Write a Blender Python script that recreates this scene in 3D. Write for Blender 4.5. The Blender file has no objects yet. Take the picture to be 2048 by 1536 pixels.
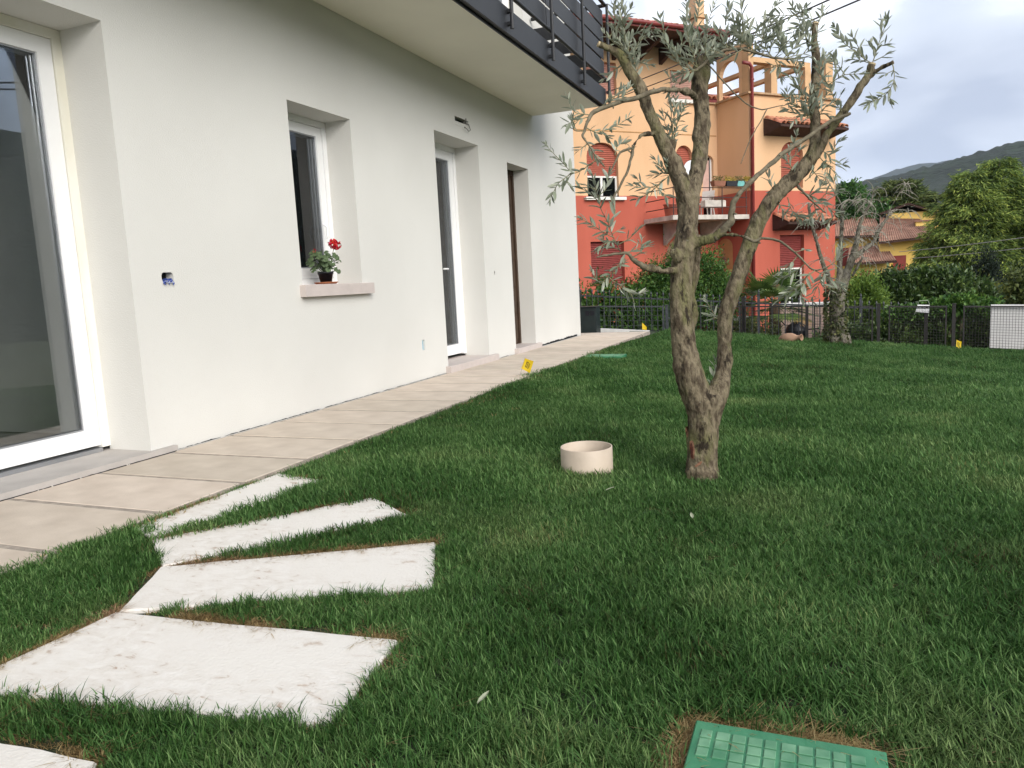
import bpy, bmesh, math, random
import numpy as np
from mathutils import Vector, Matrix, noise
from mathutils.bvhtree import BVHTree
random.seed(7)
RNG = np.random.default_rng(11)
C = bpy.context.scene.collection
SC = bpy.context.scene

# ------------------------------------------------------------------ camera
CAM = Vector((3.7, 0.0, 0.92))
yaw, pitch, roll = math.radians(22.423), math.radians(7.628), math.radians(2.946)
fw = Vector((-math.sin(yaw)*math.cos(pitch), math.cos(yaw)*math.cos(pitch), -math.sin(pitch)))
rt = Vector((math.cos(yaw), math.sin(yaw), 0.0))
dn = fw.cross(rt)
r2 = math.cos(roll)*rt + math.sin(roll)*dn
d2 = -math.sin(roll)*rt + math.cos(roll)*dn
cd = bpy.data.cameras.new('camera')
cd.sensor_width = 36.0
cd.lens = 1504.8/2048*36.0
cd.clip_start, cd.clip_end = 0.05, 9000
cam = bpy.data.objects.new('camera', cd)
C.objects.link(cam)
m3 = Matrix((r2, -d2, -fw)).transposed()
cam.matrix_world = Matrix.Translation(CAM) @ m3.to_4x4()
SC.camera = cam

# ------------------------------------------------------------------ light
SUN_AZ = Vector((0.80, -0.60))          # horizontal direction towards the sun, moved from its true side to brighten the wall
SUN_EL = math.radians(26)
SUN_STRENGTH = 1.6
sl = bpy.data.lights.new('sun', 'SUN')
sl.energy = SUN_STRENGTH
sl.angle = math.radians(44)
sl.color = (1.0, 0.96, 0.9)
sun = bpy.data.objects.new('sun', sl)
C.objects.link(sun)
sun_dir = Vector((SUN_AZ.x*math.cos(SUN_EL), SUN_AZ.y*math.cos(SUN_EL), math.sin(SUN_EL)))
sun.rotation_euler = sun_dir.to_track_quat('Z', 'Y').to_euler()

w = bpy.data.worlds.new('World')
SC.world = w
w.use_nodes = True
nt = w.node_tree
nt.nodes.clear()
def wn(t, **k):
    n = nt.nodes.new(t)
    for a, b in k.items(): setattr(n, a, b)
    return n
wo = wn('ShaderNodeOutputWorld')
sky = wn('ShaderNodeTexSky', sky_type='NISHITA', sun_disc=False)
sky.sun_elevation = SUN_EL
sky.sun_rotation = math.atan2(SUN_AZ.x, SUN_AZ.y)
sky.air_density, sky.dust_density = 1.2, 2.0
b1 = wn('ShaderNodeBackground'); b1.inputs[1].default_value = 0.075
nt.links.new(sky.outputs[0], b1.inputs[0])
tc = wn('ShaderNodeTexCoord')
mp = wn('ShaderNodeMapping'); mp.inputs['Scale'].default_value = (1.0, 1.0, 2.6); mp.inputs['Location'].default_value = (0.35, 0.1, 0.25)
nt.links.new(tc.outputs['Generated'], mp.inputs[0])
nz = wn('ShaderNodeTexNoise'); nz.inputs['Scale'].default_value = 2.3; nz.inputs['Detail'].default_value = 7; nz.inputs['Roughness'].default_value = 0.46; nz.inputs['Distortion'].default_value = 0.5
nt.links.new(mp.outputs[0], nz.inputs['Vector'])
cr = wn('ShaderNodeValToRGB')
cr.color_ramp.elements[0].position = 0.36; cr.color_ramp.elements[0].color = (0.20, 0.225, 0.28, 1)
cr.color_ramp.elements[1].position = 0.64; cr.color_ramp.elements[1].color = (0.82, 0.825, 0.83, 1)
e = cr.color_ramp.elements.new(0.5); e.color = (0.335, 0.36, 0.405, 1)
nt.links.new(nz.outputs[0], cr.inputs[0])
b2 = wn('ShaderNodeBackground'); b2.inputs[1].default_value = 1.0
nt.links.new(cr.outputs[0], b2.inputs[0])
nz2 = wn('ShaderNodeTexNoise'); nz2.inputs['Scale'].default_value = 1.4; nz2.inputs['Detail'].default_value = 4
nt.links.new(mp.outputs[0], nz2.inputs['Vector'])
mr = wn('ShaderNodeMapRange'); mr.inputs['From Min'].default_value = 0.3; mr.inputs['From Max'].default_value = 0.62; mr.inputs['To Min'].default_value = 0.72; mr.inputs['To Max'].default_value = 1.0
nt.links.new(nz2.outputs[0], mr.inputs[0])
mx = wn('ShaderNodeMixShader')
nt.links.new(mr.outputs[0], mx.inputs[0]); nt.links.new(b1.outputs[0], mx.inputs[1]); nt.links.new(b2.outputs[0], mx.inputs[2])
nt.links.new(mx.outputs[0], wo.inputs[0])

vs = SC.view_settings
vs.view_transform = 'Standard'; vs.look = 'None'; vs.gamma = 1.0; vs.use_curve_mapping = False
vs.exposure = 1.47
SC.render.film_transparent = False
try:
    SC.cycles.max_bounces = 8; SC.cycles.diffuse_bounces = 6; SC.cycles.transparent_max_bounces = 12; SC.cycles.volume_bounces = 1
    SC.cycles.sample_clamp_indirect = 4.0
except Exception: pass

# ------------------------------------------------------------------ materials
MATS = {}
def mat(name, col, rough=0.7, var=0.12, vscale=6.0, bump=0.0, bscale=60.0, metal=0.0, spec=0.4, col2=None, vdetail=5, trans=0.0, island=0.0, obj_rand=0.0, coords='Object', bdist=0.01, stretch=None):
    """Principled with noise colour variation, fine bump, optional per-leaf / per-instance variation."""
    if name in MATS: return MATS[name]
    m = bpy.data.materials.new(name); m.use_nodes = True
    t = m.node_tree; N = t.nodes; L = t.links
    p = N['Principled BSDF']; out = N['Material Output']
    p.inputs['Roughness'].default_value = rough; p.inputs['Metallic'].default_value = metal
    p.inputs['Specular IOR Level'].default_value = spec
    c = N.new('ShaderNodeTexCoord'); src = c.outputs[coords]
    if stretch:
        mpn = N.new('ShaderNodeMapping'); mpn.inputs['Scale'].default_value = stretch; L.new(src, mpn.inputs[0]); src = mpn.outputs[0]
    n = N.new('ShaderNodeTexNoise'); n.inputs['Scale'].default_value = vscale; n.inputs['Detail'].default_value = vdetail
    L.new(src, n.inputs['Vector'])
    r = N.new('ShaderNodeValToRGB'); r.color_ramp.elements[0].position = 0.3; r.color_ramp.elements[1].position = 0.7
    a = [max(0, x*(1-var)) for x in col]; b = col2 if col2 else [min(1, x*(1+var)) for x in col]
    r.color_ramp.elements[0].color = (*a, 1); r.color_ramp.elements[1].color = (*b, 1)
    L.new(n.outputs[0], r.inputs[0])
    last = r.outputs[0]
    def vary(last, sock, amt):
        h = N.new('ShaderNodeHueSaturation')
        mr = N.new('ShaderNodeMapRange'); mr.inputs['To Min'].default_value = 1-amt; mr.inputs['To Max'].default_value = 1+amt
        L.new(sock, mr.inputs[0]); L.new(mr.outputs[0], h.inputs['Value'])
        mr2 = N.new('ShaderNodeMapRange'); mr2.inputs['To Min'].default_value = 0.5+amt*0.05; mr2.inputs['To Max'].default_value = 0.5-amt*0.05
        L.new(sock, mr2.inputs[0]); L.new(mr2.outputs[0], h.inputs['Hue'])
        L.new(last, h.inputs['Color']); return h.outputs[0]
    if island: 
        g = N.new('ShaderNodeNewGeometry'); last = vary(last, g.outputs['Random Per Island'], island)
    if obj_rand:
        g = N.new('ShaderNodeObjectInfo'); last = vary(last, g.outputs['Random'], obj_rand)
    L.new(last, p.inputs['Base Color'])
    if bump:
        bn = N.new('ShaderNodeTexNoise'); bn.inputs['Scale'].default_value = bscale; bn.inputs['Detail'].default_value = 6
        L.new(src, bn.inputs['Vector'])
        bb = N.new('ShaderNodeBump'); bb.inputs['Strength'].default_value = bump; bb.inputs['Distance'].default_value = bdist
        L.new(bn.outputs[0], bb.inputs['Height']); L.new(bb.outputs[0], p.inputs['Normal'])
    if trans:
        tr = N.new('ShaderNodeBsdfTranslucent'); L.new(last, tr.inputs[0])
        ms = N.new('ShaderNodeMixShader'); ms.inputs[0].default_value = trans
        L.new(p.outputs[0], ms.inputs[1]); L.new(tr.outputs[0], ms.inputs[2]); L.new(ms.outputs[0], out.inputs[0])
    MATS[name] = m
    return m

def glass_mat(name='glass', tint=(0.72, 0.76, 0.76), ior=1.75):
    if name in MATS: return MATS[name]
    m = bpy.data.materials.new(name); m.use_nodes = True
    t = m.node_tree; N = t.nodes; L = t.links; N.remove(N['Principled BSDF'])
    f = N.new('ShaderNodeFresnel'); f.inputs[0].default_value = ior
    tr = N.new('ShaderNodeBsdfTransparent'); tr.inputs[0].default_value = (*tint, 1)
    gl = N.new('ShaderNodeBsdfGlossy'); gl.inputs['Roughness'].default_value = 0.01; gl.inputs[0].default_value = (0.95, 0.97, 1, 1)
    ms = N.new('ShaderNodeMixShader')
    L.new(f.outputs[0], ms.inputs[0]); L.new(tr.outputs[0], ms.inputs[1]); L.new(gl.outputs[0], ms.inputs[2])
    L.new(ms.outputs[0], N['Material Output'].inputs[0])
    MATS[name] = m
    return m

# ------------------------------------------------------------------ mesh helpers
LOCAL = []
class MB:
    def __init__(s): s.v = []; s.f = []
    def add(s, vs, fs):
        o = len(s.v); s.v += [tuple(x) for x in vs]; s.f += [tuple(i+o for i in f) for f in fs]; return s
    def quad(s, a, b, c, d): return s.add((a, b, c, d), ((0, 1, 2, 3),))
    def box(s, x0, x1, y0, y1, z0, z1, bev=0.0):
        if bev:
            P = []
            for z, q in ((z0, 0), (z1-bev, 0), (z1, bev)):
                P += [(x0+q, y0+q, z), (x1-q, y0+q, z), (x1-q, y1-q, z), (x0+q, y1-q, z)]
            F = [(3, 2, 1, 0), (8, 9, 10, 11)]
            for k in range(2):
                for j in range(4): F.append((k*4+j, k*4+(j+1) % 4, (k+1)*4+(j+1) % 4, (k+1)*4+j))
            return s.add(P, F)
        P = [(x0, y0, z0), (x1, y0, z0), (x1, y1, z0), (x0, y1, z0), (x0, y0, z1), (x1, y0, z1), (x1, y1, z1), (x0, y1, z1)]
        return s.add(P, ((3, 2, 1, 0), (4, 5, 6, 7), (0, 1, 5, 4), (1, 2, 6, 5), (2, 3, 7, 6), (3, 0, 4, 7)))
    def tube(s, pts, rad, n=8, cap=True):
        pts = [Vector(p[:3]) for p in pts]
        if not hasattr(rad, '__len__'): rad = [rad]*len(pts)
        P = []; F = []; prev = None
        for i, p in enumerate(pts):
            d = (pts[min(i+1, len(pts)-1)]-pts[max(i-1, 0)])
            d = d.normalized() if d.length > 1e-9 else Vector((0, 0, 1))
            if prev is None:
                a = d.orthogonal().normalized()
            else:
                a = (prev - d*prev.dot(d)); a = a.normalized() if a.length > 1e-6 else d.orthogonal().normalized()
            prev = a; b = d.cross(a)
            for k in range(n):
                t = 2*math.pi*k/n; P.append(p+(a*math.cos(t)+b*math.sin(t))*rad[i])
            if i:
                for k in range(n): F.append(((i-1)*n+k, (i-1)*n+(k+1) % n, i*n+(k+1) % n, i*n+k))
        if cap:
            F.append(tuple(range(n))[::-1]); F.append(tuple((len(pts)-1)*n+k for k in range(n)))
        return s.add(P, F)
    def bar(s, a, b, wx, wy, up=(0, 0, 1)):
        """rectangular bar from a to b"""
        a, b = Vector(a), Vector(b); d = (b-a).normalized(); u = Vector(up)
        if abs(d.dot(u)) > 0.95: u = Vector((1, 0, 0))
        x = d.cross(u).normalized(); y = x.cross(d)
        P = [p+x*sx*wx/2+y*sy*wy/2 for p in (a, b) for sx, sy in ((-1, -1), (1, -1), (1, 1), (-1, 1))]
        return s.add(P, ((3, 2, 1, 0), (4, 5, 6, 7), (0, 1, 5, 4), (1, 2, 6, 5), (2, 3, 7, 6), (3, 0, 4, 7)))
    def lathe(s, prof, c=(0, 0, 0), n=32, axis=None):
        P = []; F = []
        for r, z in prof:
            for k in range(n):
                t = 2*math.pi*k/n; P.append(Vector((r*math.cos(t), r*math.sin(t), z)))
        for i in range(len(prof)-1):
            for k in range(n): F.append((i*n+k, i*n+(k+1) % n, (i+1)*n+(k+1) % n, (i+1)*n+k))
        M = axis if axis is not None else Matrix.Identity(3)
        return s.add([M @ p + Vector(c) for p in P], F)
    def prism(s, poly, z0, z1):
        n = len(poly)
        P = [(x, y, z0) for x, y in poly]+[(x, y, z1) for x, y in poly]
        F = [tuple(range(n))[::-1], tuple(range(n, 2*n))]+[(i, (i+1) % n, n+(i+1) % n, n+i) for i in range(n)]
        return s.add(P, F)
    def build(s, name, material, parent=None, smooth=False, loc=None):
        me = bpy.data.meshes.new(name); me.from_pydata([tuple(v) for v in s.v], [], s.f); me.update()
        return link(name, me, material, parent, smooth, loc)
def link(name, me, material, parent=None, smooth=False, loc=None):
    if material is not None:
        me.materials.clear(); me.materials.append(material)
    if smooth: me.shade_smooth()
    o = bpy.data.objects.new(name, me); C.objects.link(o)
    if parent is not None:
        o.parent = parent
        if parent not in LOCAL: o.matrix_parent_inverse = Matrix.Translation(-Vector(parent.location))
    return o
def fast_mesh(name, V, F, material, parent=None, smooth=False):
    """V (n,3) float array, F (m,k) int array"""
    V = np.asarray(V, dtype=np.float32); F = np.asarray(F, dtype=np.int32); k = F.shape[1]
    me = bpy.data.meshes.new(name)
    me.vertices.add(len(V)); me.vertices.foreach_set('co', V.ravel())
    me.loops.add(F.size); me.loops.foreach_set('vertex_index', F.ravel())
    me.polygons.add(len(F)); me.polygons.foreach_set('loop_start', np.arange(0, F.size, k, dtype=np.int32))
    me.update(calc_edges=True); me.validate()
    return link(name, me, material, parent, smooth)
def tag(o, label=None, cat=None, group=None, kind=None):
    if label: o['label'] = label
    if cat: o['category'] = cat
    if group: o['group'] = group
    if kind: o['kind'] = kind
    return o
def thing(name, label, cat, loc=(0, 0, 0), group=None, rotz=0.0, local=False):
    o = bpy.data.objects.new(name, None); C.objects.link(o); o.location = loc; o.rotation_euler = (0, 0, rotz)
    o.empty_display_size = 0.1
    if local: LOCAL.append(o)
    return tag(o, label, cat, group)
def copy_obj(o, parent=None, name=None):
    c = o.copy(); C.objects.link(c); c.parent = parent
    return c
def sstep(a, b, x):
    t = np.clip((x-a)/(b-a), 0, 1); return t*t*(3-2*t)
def lerp(a, b, t): return a+(b-a)*t

def leaves(centers, dirs, length, width, fold=0.25, up=None):
    """folded rhombic leaves, returns V,F ; all inputs (n,3)/(n,)"""
    n = len(centers); d = dirs/np.linalg.norm(dirs, axis=1, keepdims=True)
    rnd = RNG.normal(size=(n, 3)) if up is None else up+RNG.normal(size=(n, 3))*0.35
    sd = np.cross(d, rnd); sd /= np.linalg.norm(sd, axis=1, keepdims=True)+1e-9
    nm = np.cross(sd, d)
    L = np.asarray(length).reshape(-1, 1)*np.ones((n, 1)); W = np.asarray(width).reshape(-1, 1)*np.ones((n, 1))
    b = centers; tip = centers+d*L-nm*L*0.12; mid = centers+d*L*0.45
    l = mid+sd*W*0.5+nm*W*fold; r = mid-sd*W*0.5+nm*W*fold
    V = np.stack([b, l, tip, r], 1).reshape(-1, 3); i = np.arange(n)*4
    F = np.concatenate([np.stack([i, i+2, i+1], 1), np.stack([i, i+3, i+2], 1)])
    return V, F
HAZE_DENSITY = 0.00010
# ================================================================== setting
def lawn_z(x, y):
    m = x-0.8; m = 0.5*(m+np.sqrt(m*m+0.25))-0.05
    return -0.088*np.maximum(m, 0)*sstep(2.5, 11.5, y)
SOIL = mat('soil', (0.055, 0.035, 0.022), 0.95, 0.4, 30, 0.6, 120)
TURF = mat('turf_soil', (0.025, 0.038, 0.016), 0.95, 0.35, 14, 0.5, 90)
# lawn sheet
nx, ny = 96, 150
xs = np.linspace(0.6, 10.0, nx); ys = np.linspace(-4.0, 13.35, ny)
X, Y = np.meshgrid(xs, ys)
Z = lawn_z(X, Y)-0.022
Z[-1, :] = -1.3; Z[:, -1] = -1.3
Yb = Y.copy(); Yb[-2, :] += 0.0
idx = np.arange(nx*ny).reshape(ny, nx)
F = np.stack([idx[:-1, :-1].ravel(), idx[:-1, 1:].ravel(), idx[1:, 1:].ravel(), idx[1:, :-1].ravel()], 1)
o = fast_mesh('lawn', np.stack([X.ravel(), Y.ravel(), Z.ravel()], 1), F, TURF, smooth=True)
tag(o, kind='structure')
# wide ground
def ground_z(x, y):
    r = np.hypot(x, y)
    return -1.0-0.045*np.clip(r-18, 0, 60)-6*sstep(80, 300, r)+0.4*np.sin(x*0.07)*sstep(60, 200, r)
rr = np.concatenate([np.linspace(0, 60, 31), np.geomspace(66, 5200, 40)]); aa = np.linspace(0, 2*np.pi, 97)[:-1]
R, A = np.meshgrid(rr, aa); X = R*np.sin(A); Y = R*np.cos(A); Z = ground_z(X, Y)
n_r = len(rr); idx = np.arange(n_r*96).reshape(96, n_r)
j = np.roll(idx, -1, axis=0)
F = np.stack([idx[:, :-1].ravel(), idx[:, 1:].ravel(), j[:, 1:].ravel(), j[:, :-1].ravel()], 1)
GR = mat('meadow_ground', (0.05, 0.075, 0.028), 0.95, 0.35, 0.25, 0.4, 8, col2=(0.09, 0.1, 0.045))
tag(fast_mesh('ground', np.stack([X.ravel(), Y.ravel(), Z.ravel()], 1), F, GR, smooth=True), kind='structure')

# hills: a wooded ridge and a far mountain, wrapping round the valley
def fbm(x, y, oct=5, seed=0.0):
    return np.array([noise.fractal(Vector((a, b, seed)), 1.0, 2.0, oct) for a, b in zip(x.ravel(), y.ravel())]).reshape(x.shape)
def ridge(name, material, az, rad, prof, amp, fs, bump, seed):
    A, T = np.meshgrid(az, np.linspace(0, 1, len(rad)))
    R = np.array(rad)[:, None]*np.ones_like(A)
    X = 3.7+R*np.sin(A); Y = R*np.cos(A)
    H = prof(A)
    shape = np.sin(np.clip(T*1.25, 0, 1.0)*np.pi/2)**1.3*np.where(T > .8, 1-(T-.8)*2.0, 1)
    Zc = -9+(H+9)*shape*(1+amp*fbm(X/fs, Y/fs, 5, seed)*T)
    Zc += bump*fbm(X/(bump*2.2), Y/(bump*2.2), 2, seed+5)*T
    n1, n2 = A.shape; idx = np.arange(n1*n2).reshape(n1, n2)
    F = np.stack([idx[:-1, :-1].ravel(), idx[:-1, 1:].ravel(), idx[1:, 1:].ravel(), idx[1:, :-1].ravel()], 1)
    tag(fast_mesh(name, np.stack([X.ravel(), Y.ravel(), Zc.ravel()], 1), F, material, smooth=True), kind='structure')
WOOD = mat('forest', (0.004, 0.011, 0.004), 0.95, 0.5, 0.06, 1.0, 0.12, col2=(0.013, 0.026, 0.008), bdist=3.0, vdetail=8)
az1 = np.concatenate([np.linspace(-1.2, -0.05, 50), np.linspace(-0.045, 0.3, 190), np.linspace(0.31, 2.2, 110)])
def prof1(a): return np.where(a < 0.25, 64+np.clip(a, -1, 1)*94, 87.5+46*sstep(0.25, 0.9, a)-30*sstep(1.2, 2.2, a))
ridge('hill', WOOD, az1, np.concatenate([np.linspace(180, 560, 14), np.linspace(575, 760, 16)]), prof1, 0.10, 160., 3.2, 1.0)
az2 = np.linspace(-0.9, 1.6, 220)
def prof2(a): return 80+236*sstep(-0.12, 0.11, a)+25*np.sin(a*9+1.2)*sstep(.1, .3, a)
ridge('mountain', WOOD, az2, np.linspace(1500, 3300, 26), prof2, 0.06, 700., 12, 3.0)

# ---- paving along the house
TILE = mat('travertine', (0.50, 0.42, 0.34), 0.75, 0.10, 4.5, 0.3, 90, col2=(0.575, 0.495, 0.41), obj_rand=0.10, bdist=0.004, stretch=(1, 1.3, 1), vdetail=8)
MORTAR = mat('mortar', (0.32, 0.275, 0.23), 0.95, 0.25, 18, 0.5, 120)
pv = MB().box(0.012, 1.035, -3.2, 12.62, -0.06, -0.0035).build('paving', MORTAR); tag(pv, kind='structure')
tile_bm = MB().box(0, 0.985, 0, 0.468, -0.035, 0.0, bev=0.003)
tme = None
for k in range(-9, 21):
    y = 1.888+0.5045*k
    o = tile_bm.build('paving_tile', TILE, pv) if tme is None else link('paving_tile', tme, None, pv)
    tme = o.data
    o.location = (0.032+random.uniform(-.003, .003), y+random.uniform(-.002, .002), random.uniform(-.0015, .0012))
    o.rotation_euler = (random.uniform(-.002, .002), random.uniform(-.002, .002), random.uniform(-.002, .002))
    o.scale = (1.0+random.uniform(0, .012), 1, 1)
# the path swings round at the far corner
for (x0, x1, y0, y1) in ((0.03, 0.52, 12.10, 12.58), (0.53, 1.02, 12.10, 12.58), (-0.9, 0.02, 12.13, 12.58)):
    MB().box(x0, x1, y0, y1, -0.035, -0.001, bev=0.003).build('paving_tile', TILE, pv)
MB().box(-1.0, 1.06, 12.05, 12.6, -0.07, -0.012).build('mortar_bed', MORTAR, pv)
# crumbs of mortar along the wall foot
mb = MB()
for k in range(150):
    y = random.uniform(1.0, 9.0); s = random.uniform(.002, .006); x = random.uniform(.012, .04)
    mb.tube([(x, y, -.001), (x+random.uniform(-s, s), y+random.uniform(-2*s, 2*s), s)], [s, s*.5], 5)
tag(mb.build('mortar_crumbs', mat('crumb', (.5, .47, .42), .9), pv), kind='stuff')

# ---- fan of stepping stones
STONE = bpy.data.materials.new('rough_white_stone'); STONE.use_nodes = True
t = STONE.node_tree; N = t.nodes; L = t.links; p = N['Principled BSDF']; p.inputs['Roughness'].default_value = .7
c = N.new('ShaderNodeTexCoord')
mpn = N.new('ShaderNodeMapping'); mpn.inputs['Scale'].default_value = (1, 1.9, 1); mpn.inputs['Rotation'].default_value = (0, 0, .5); L.new(c.outputs['Object'], mpn.inputs[0])
n1 = N.new('ShaderNodeTexNoise'); n1.inputs['Scale'].default_value = 15; n1.inputs['Detail'].default_value = 8; n1.inputs['Distortion'].default_value = .7; n1.inputs['Roughness'].default_value = .6; L.new(mpn.outputs[0], n1.inputs['Vector'])
r1 = N.new('ShaderNodeValToRGB'); e = r1.color_ramp.elements
e[0].position = .33; e[0].color = (.40, .30, .23, 1); e[1].position = .39; e[1].color = (.63, .585, .53, 1); q = e.new(.62); q.color = (.71, .675, .63, 1)
L.new(n1.outputs[0], r1.inputs[0])
n3 = N.new('ShaderNodeTexNoise'); n3.inputs['Scale'].default_value = 1.7; n3.inputs['Detail'].default_value = 3; L.new(c.outputs['Object'], n3.inputs['Vector'])
r3 = N.new('ShaderNodeMapRange'); r3.inputs['From Min'].default_value = .38; r3.inputs['From Max'].default_value = .52; L.new(n3.outputs[0], r3.inputs[0])
mxc = N.new('ShaderNodeMix'); mxc.data_type = 'RGBA'; mxc.inputs[6].default_value = (.69, .655, .605, 1)
L.new(r3.outputs[0], mxc.inputs[0]); L.new(r1.outputs[0], mxc.inputs[7]); L.new(mxc.outputs[2], p.inputs['Base Color'])
n2 = N.new('ShaderNodeTexNoise'); n2.inputs['Scale'].default_value = 95; n2.inputs['Detail'].default_value = 8; L.new(c.outputs['Object'], n2.inputs['Vector'])
bp = N.new('ShaderNodeBump'); bp.inputs['Strength'].default_value = .35; bp.inputs['Distance'].default_value = .006; L.new(n2.outputs[0], bp.inputs['Height']); L.new(bp.outputs[0], p.inputs['Normal'])
SLABS = [
 ([(1.073, 3.10), (1.40, 3.03), (1.262, 2.112), (1.06, 2.19)], 'white stone step touching the beige paving, narrowest of the fan'),
 ([(1.268, 2.095), (1.833, 2.815), (2.125, 2.62), (1.548, 1.885)], 'white stone step between two grass wedges, second from the paving'),
 ([(1.548, 1.875), (2.395, 2.345), (2.59, 1.965), (1.722, 1.556)], 'white stone step in the middle of the fan, third from the paving'),
 ([(1.722, 1.546), (2.66, 1.63), (2.72, 1.245), (1.76, 1.09), (1.70, 1.18)], 'largest white stone step with brown veins, fourth from the paving'),
 ([(1.66, .955), (2.33, .985), (2.62, .60), (1.70, .52)], 'white stone step mostly buried by turf, last of the fan'),
]
def inset(poly, d):
    n = len(poly); c = Vector((sum(p[0] for p in poly)/n, sum(p[1] for p in poly)/n)); out = []
    for p in poly:
        v = Vector(p)-c; out.append(tuple(c+v*(1-d/v.length)))
    return out
for poly, lab in SLABS:
    if sum(poly[i][0]*poly[(i+1) % len(poly)][1]-poly[(i+1) % len(poly)][0]*poly[i][1] for i in range(len(poly))) < 0: poly = poly[::-1]
    cx = sum(p[0] for p in poly)/len(poly); cy = sum(p[1] for p in poly)/len(poly)
    # densify the edges and roughen them
    pts = []
    for i in range(len(poly)):
        a, b = Vector(poly[i]), Vector(poly[(i+1) % len(poly)])
        k = max(2, int((b-a).length/.05))
        for q in range(k):
            v = a.lerp(b, q/k)
            if q: v += Vector((noise.noise(Vector((v.x*9, v.y*9, 1))), noise.noise(Vector((v.x*9, v.y*9, 7)))))*.006
            pts.append((v.x-cx, v.y-cy))
    n = len(pts); ip = [(x*(1-.006/math.hypot(x, y)), y*(1-.006/math.hypot(x, y))) for x, y in pts]
    mb = MB(); mb.add([(x, y, -.05) for x, y in pts]+[(x, y, -.006) for x, y in pts]+[(x, y, 0) for x, y in ip],
        [tuple(range(2*n, 3*n))]+[(i, (i+1) % n, n+(i+1) % n, n+i) for i in range(n)]+[(n+i, n+(i+1) % n, 2*n+(i+1) % n, 2*n+i) for i in range(n)])
    o = mb.build('stepping_stone', STONE); o.location = (cx, cy, -.007)
    tag(o, lab, 'stepping stone', 'white stone steps fanning out from the paving')

# ---- low white kerb by the cabinet
KERB = mat('pale_kerb', (.62, .61, .59), .8, .1, 9, .2, 60)
mb = MB(); mb.bar((-.05, 13.12, -.06), (.92, 13.2, -.13), .08, .2); o = mb.build('kerb', KERB); tag(o, kind='structure')
o = MB().box(2.0, 10.0, 13.45, 14.9, -1.3, -.62).build('kerb', mat('fence_kerb', (.3, .27, .24), .9, .2, 6, .3, 40)); tag(o, kind='structure')
# ================================================================== white house
STUCCO = mat('white_stucco', (0.595, 0.585, 0.55), 0.9, 0.03, 0.7, 0.55, 120, col2=(0.64, 0.63, 0.595), bdist=0.004)
PVC = mat('white_pvc', (0.80, 0.80, 0.80), 0.35, 0.02, 4, spec=.5)
STAIN = mat('stained_pvc', (0.74, 0.71, 0.58), 0.5, 0.06, 3, col2=(0.80, 0.79, 0.76), stretch=(1, 1, .35))
BLACK = mat('anthracite_metal', (0.011, 0.012, 0.0145), 0.5, 0.15, 8, .1, 90, spec=.5)
SILL = mat('pale_sill_stone', (0.50, 0.44, 0.41), 0.7, 0.05, 12, .15, 90)
GREYSILL = mat('grey_threshold_stone', (0.40, 0.37, 0.345), 0.75, 0.08, 7, .2, 70)
PLASTER = mat('bare_plaster', (0.78, 0.78, 0.76), 0.9, 0.12, 1.5)
SCREED = mat('screed', (0.45, 0.44, 0.42), 0.9, 0.2, 2)
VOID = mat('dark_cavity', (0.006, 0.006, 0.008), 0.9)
ALU = mat('aluminium', (0.42, 0.43, 0.45), 0.4, .05, 10, metal=.8)
GLASS = glass_mat('glass', (.95, .97, .965), 1.6)
house = thing('house', 'white rendered house with black railed balcony and white framed windows', 'house', (0, 6, 0))
def wall_grid(mb, holes, u0, u1, z0, z1, P, depth):
    """wall face in (u,z) with rectangular or arched holes; P(u,z,d) -> point, d = depth behind the face"""
    us = sorted({u0, u1, *[h[0] for h in holes], *[h[1] for h in holes]}); zs = sorted({z0, z1, *[h[2] for h in holes], *[h[3] for h in holes]})
    us = [u for u in us if u0 <= u <= u1]; zs = [z for z in zs if z0 <= z <= z1]
    for i in range(len(us)-1):
        for k in range(len(zs)-1):
            cu, cz = (us[i]+us[i+1])/2, (zs[k]+zs[k+1])/2
            if any(h[0] < cu < h[1] and h[2] < cz < h[3] for h in holes): continue
            mb.quad(P(us[i], zs[k], 0), P(us[i+1], zs[k], 0), P(us[i+1], zs[k+1], 0), P(us[i], zs[k+1], 0))
    for h in holes:
        a, b, c, d = h[:4]; dep = h[4] if len(h) > 4 else depth; arch = h[5] if len(h) > 5 else 0
        mb.quad(P(a, c, 0), P(a, c, dep), P(b, c, dep), P(b, c, 0))
        top = d-arch
        mb.quad(P(a, c, 0), P(a, top, 0), P(a, top, dep), P(a, c, dep)); mb.quad(P(b, c, 0), P(b, c, dep), P(b, top, dep), P(b, top, 0))
        if not arch: mb.quad(P(a, d, 0), P(b, d, 0), P(b, d, dep), P(a, d, dep))
        else:
            n = 12; arc = [(lerp(a, b, .5-.5*math.cos(math.pi*i/n)), top+arch*math.sin(math.pi*i/n)) for i in range(n+1)]
            for i in range(n):
                (ua, za), (ub, zb) = arc[i], arc[i+1]
                mb.quad(P(ua, za, 0), P(ub, zb, 0), P(ub, zb, dep), P(ua, za, dep))
                mb.quad(P(ua, za, 0), P(ua, d, 0), P(ub, d, 0), P(ub, zb, 0))
HOLES = [(0.5, 3.26, 0.03, 2.48, .34), (4.832, 5.66, 0.985, 2.368, .27), (7.2, 8.3, 0.07, 2.532, .32), (9.175, 9.93, .065, 2.452, .26),
         (8.1, 10.0, 3.47, 5.6, .25), (3.4, 5.3, 3.47, 5.6, .25),
         (3.482, 3.572, 1.025, 1.093, .06), (6.655, 6.71, .295, .40, .02), (8.568, 8.608, 1.03, 1.077, .05), (7.72, 8.07, 2.672, 2.765, .07)]
mb = MB(); PW = lambda u, z, d: (-d, u, z)
wall_grid(mb, HOLES, -6.0, 12.1, -0.05, 6.6, PW, .3)
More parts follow.
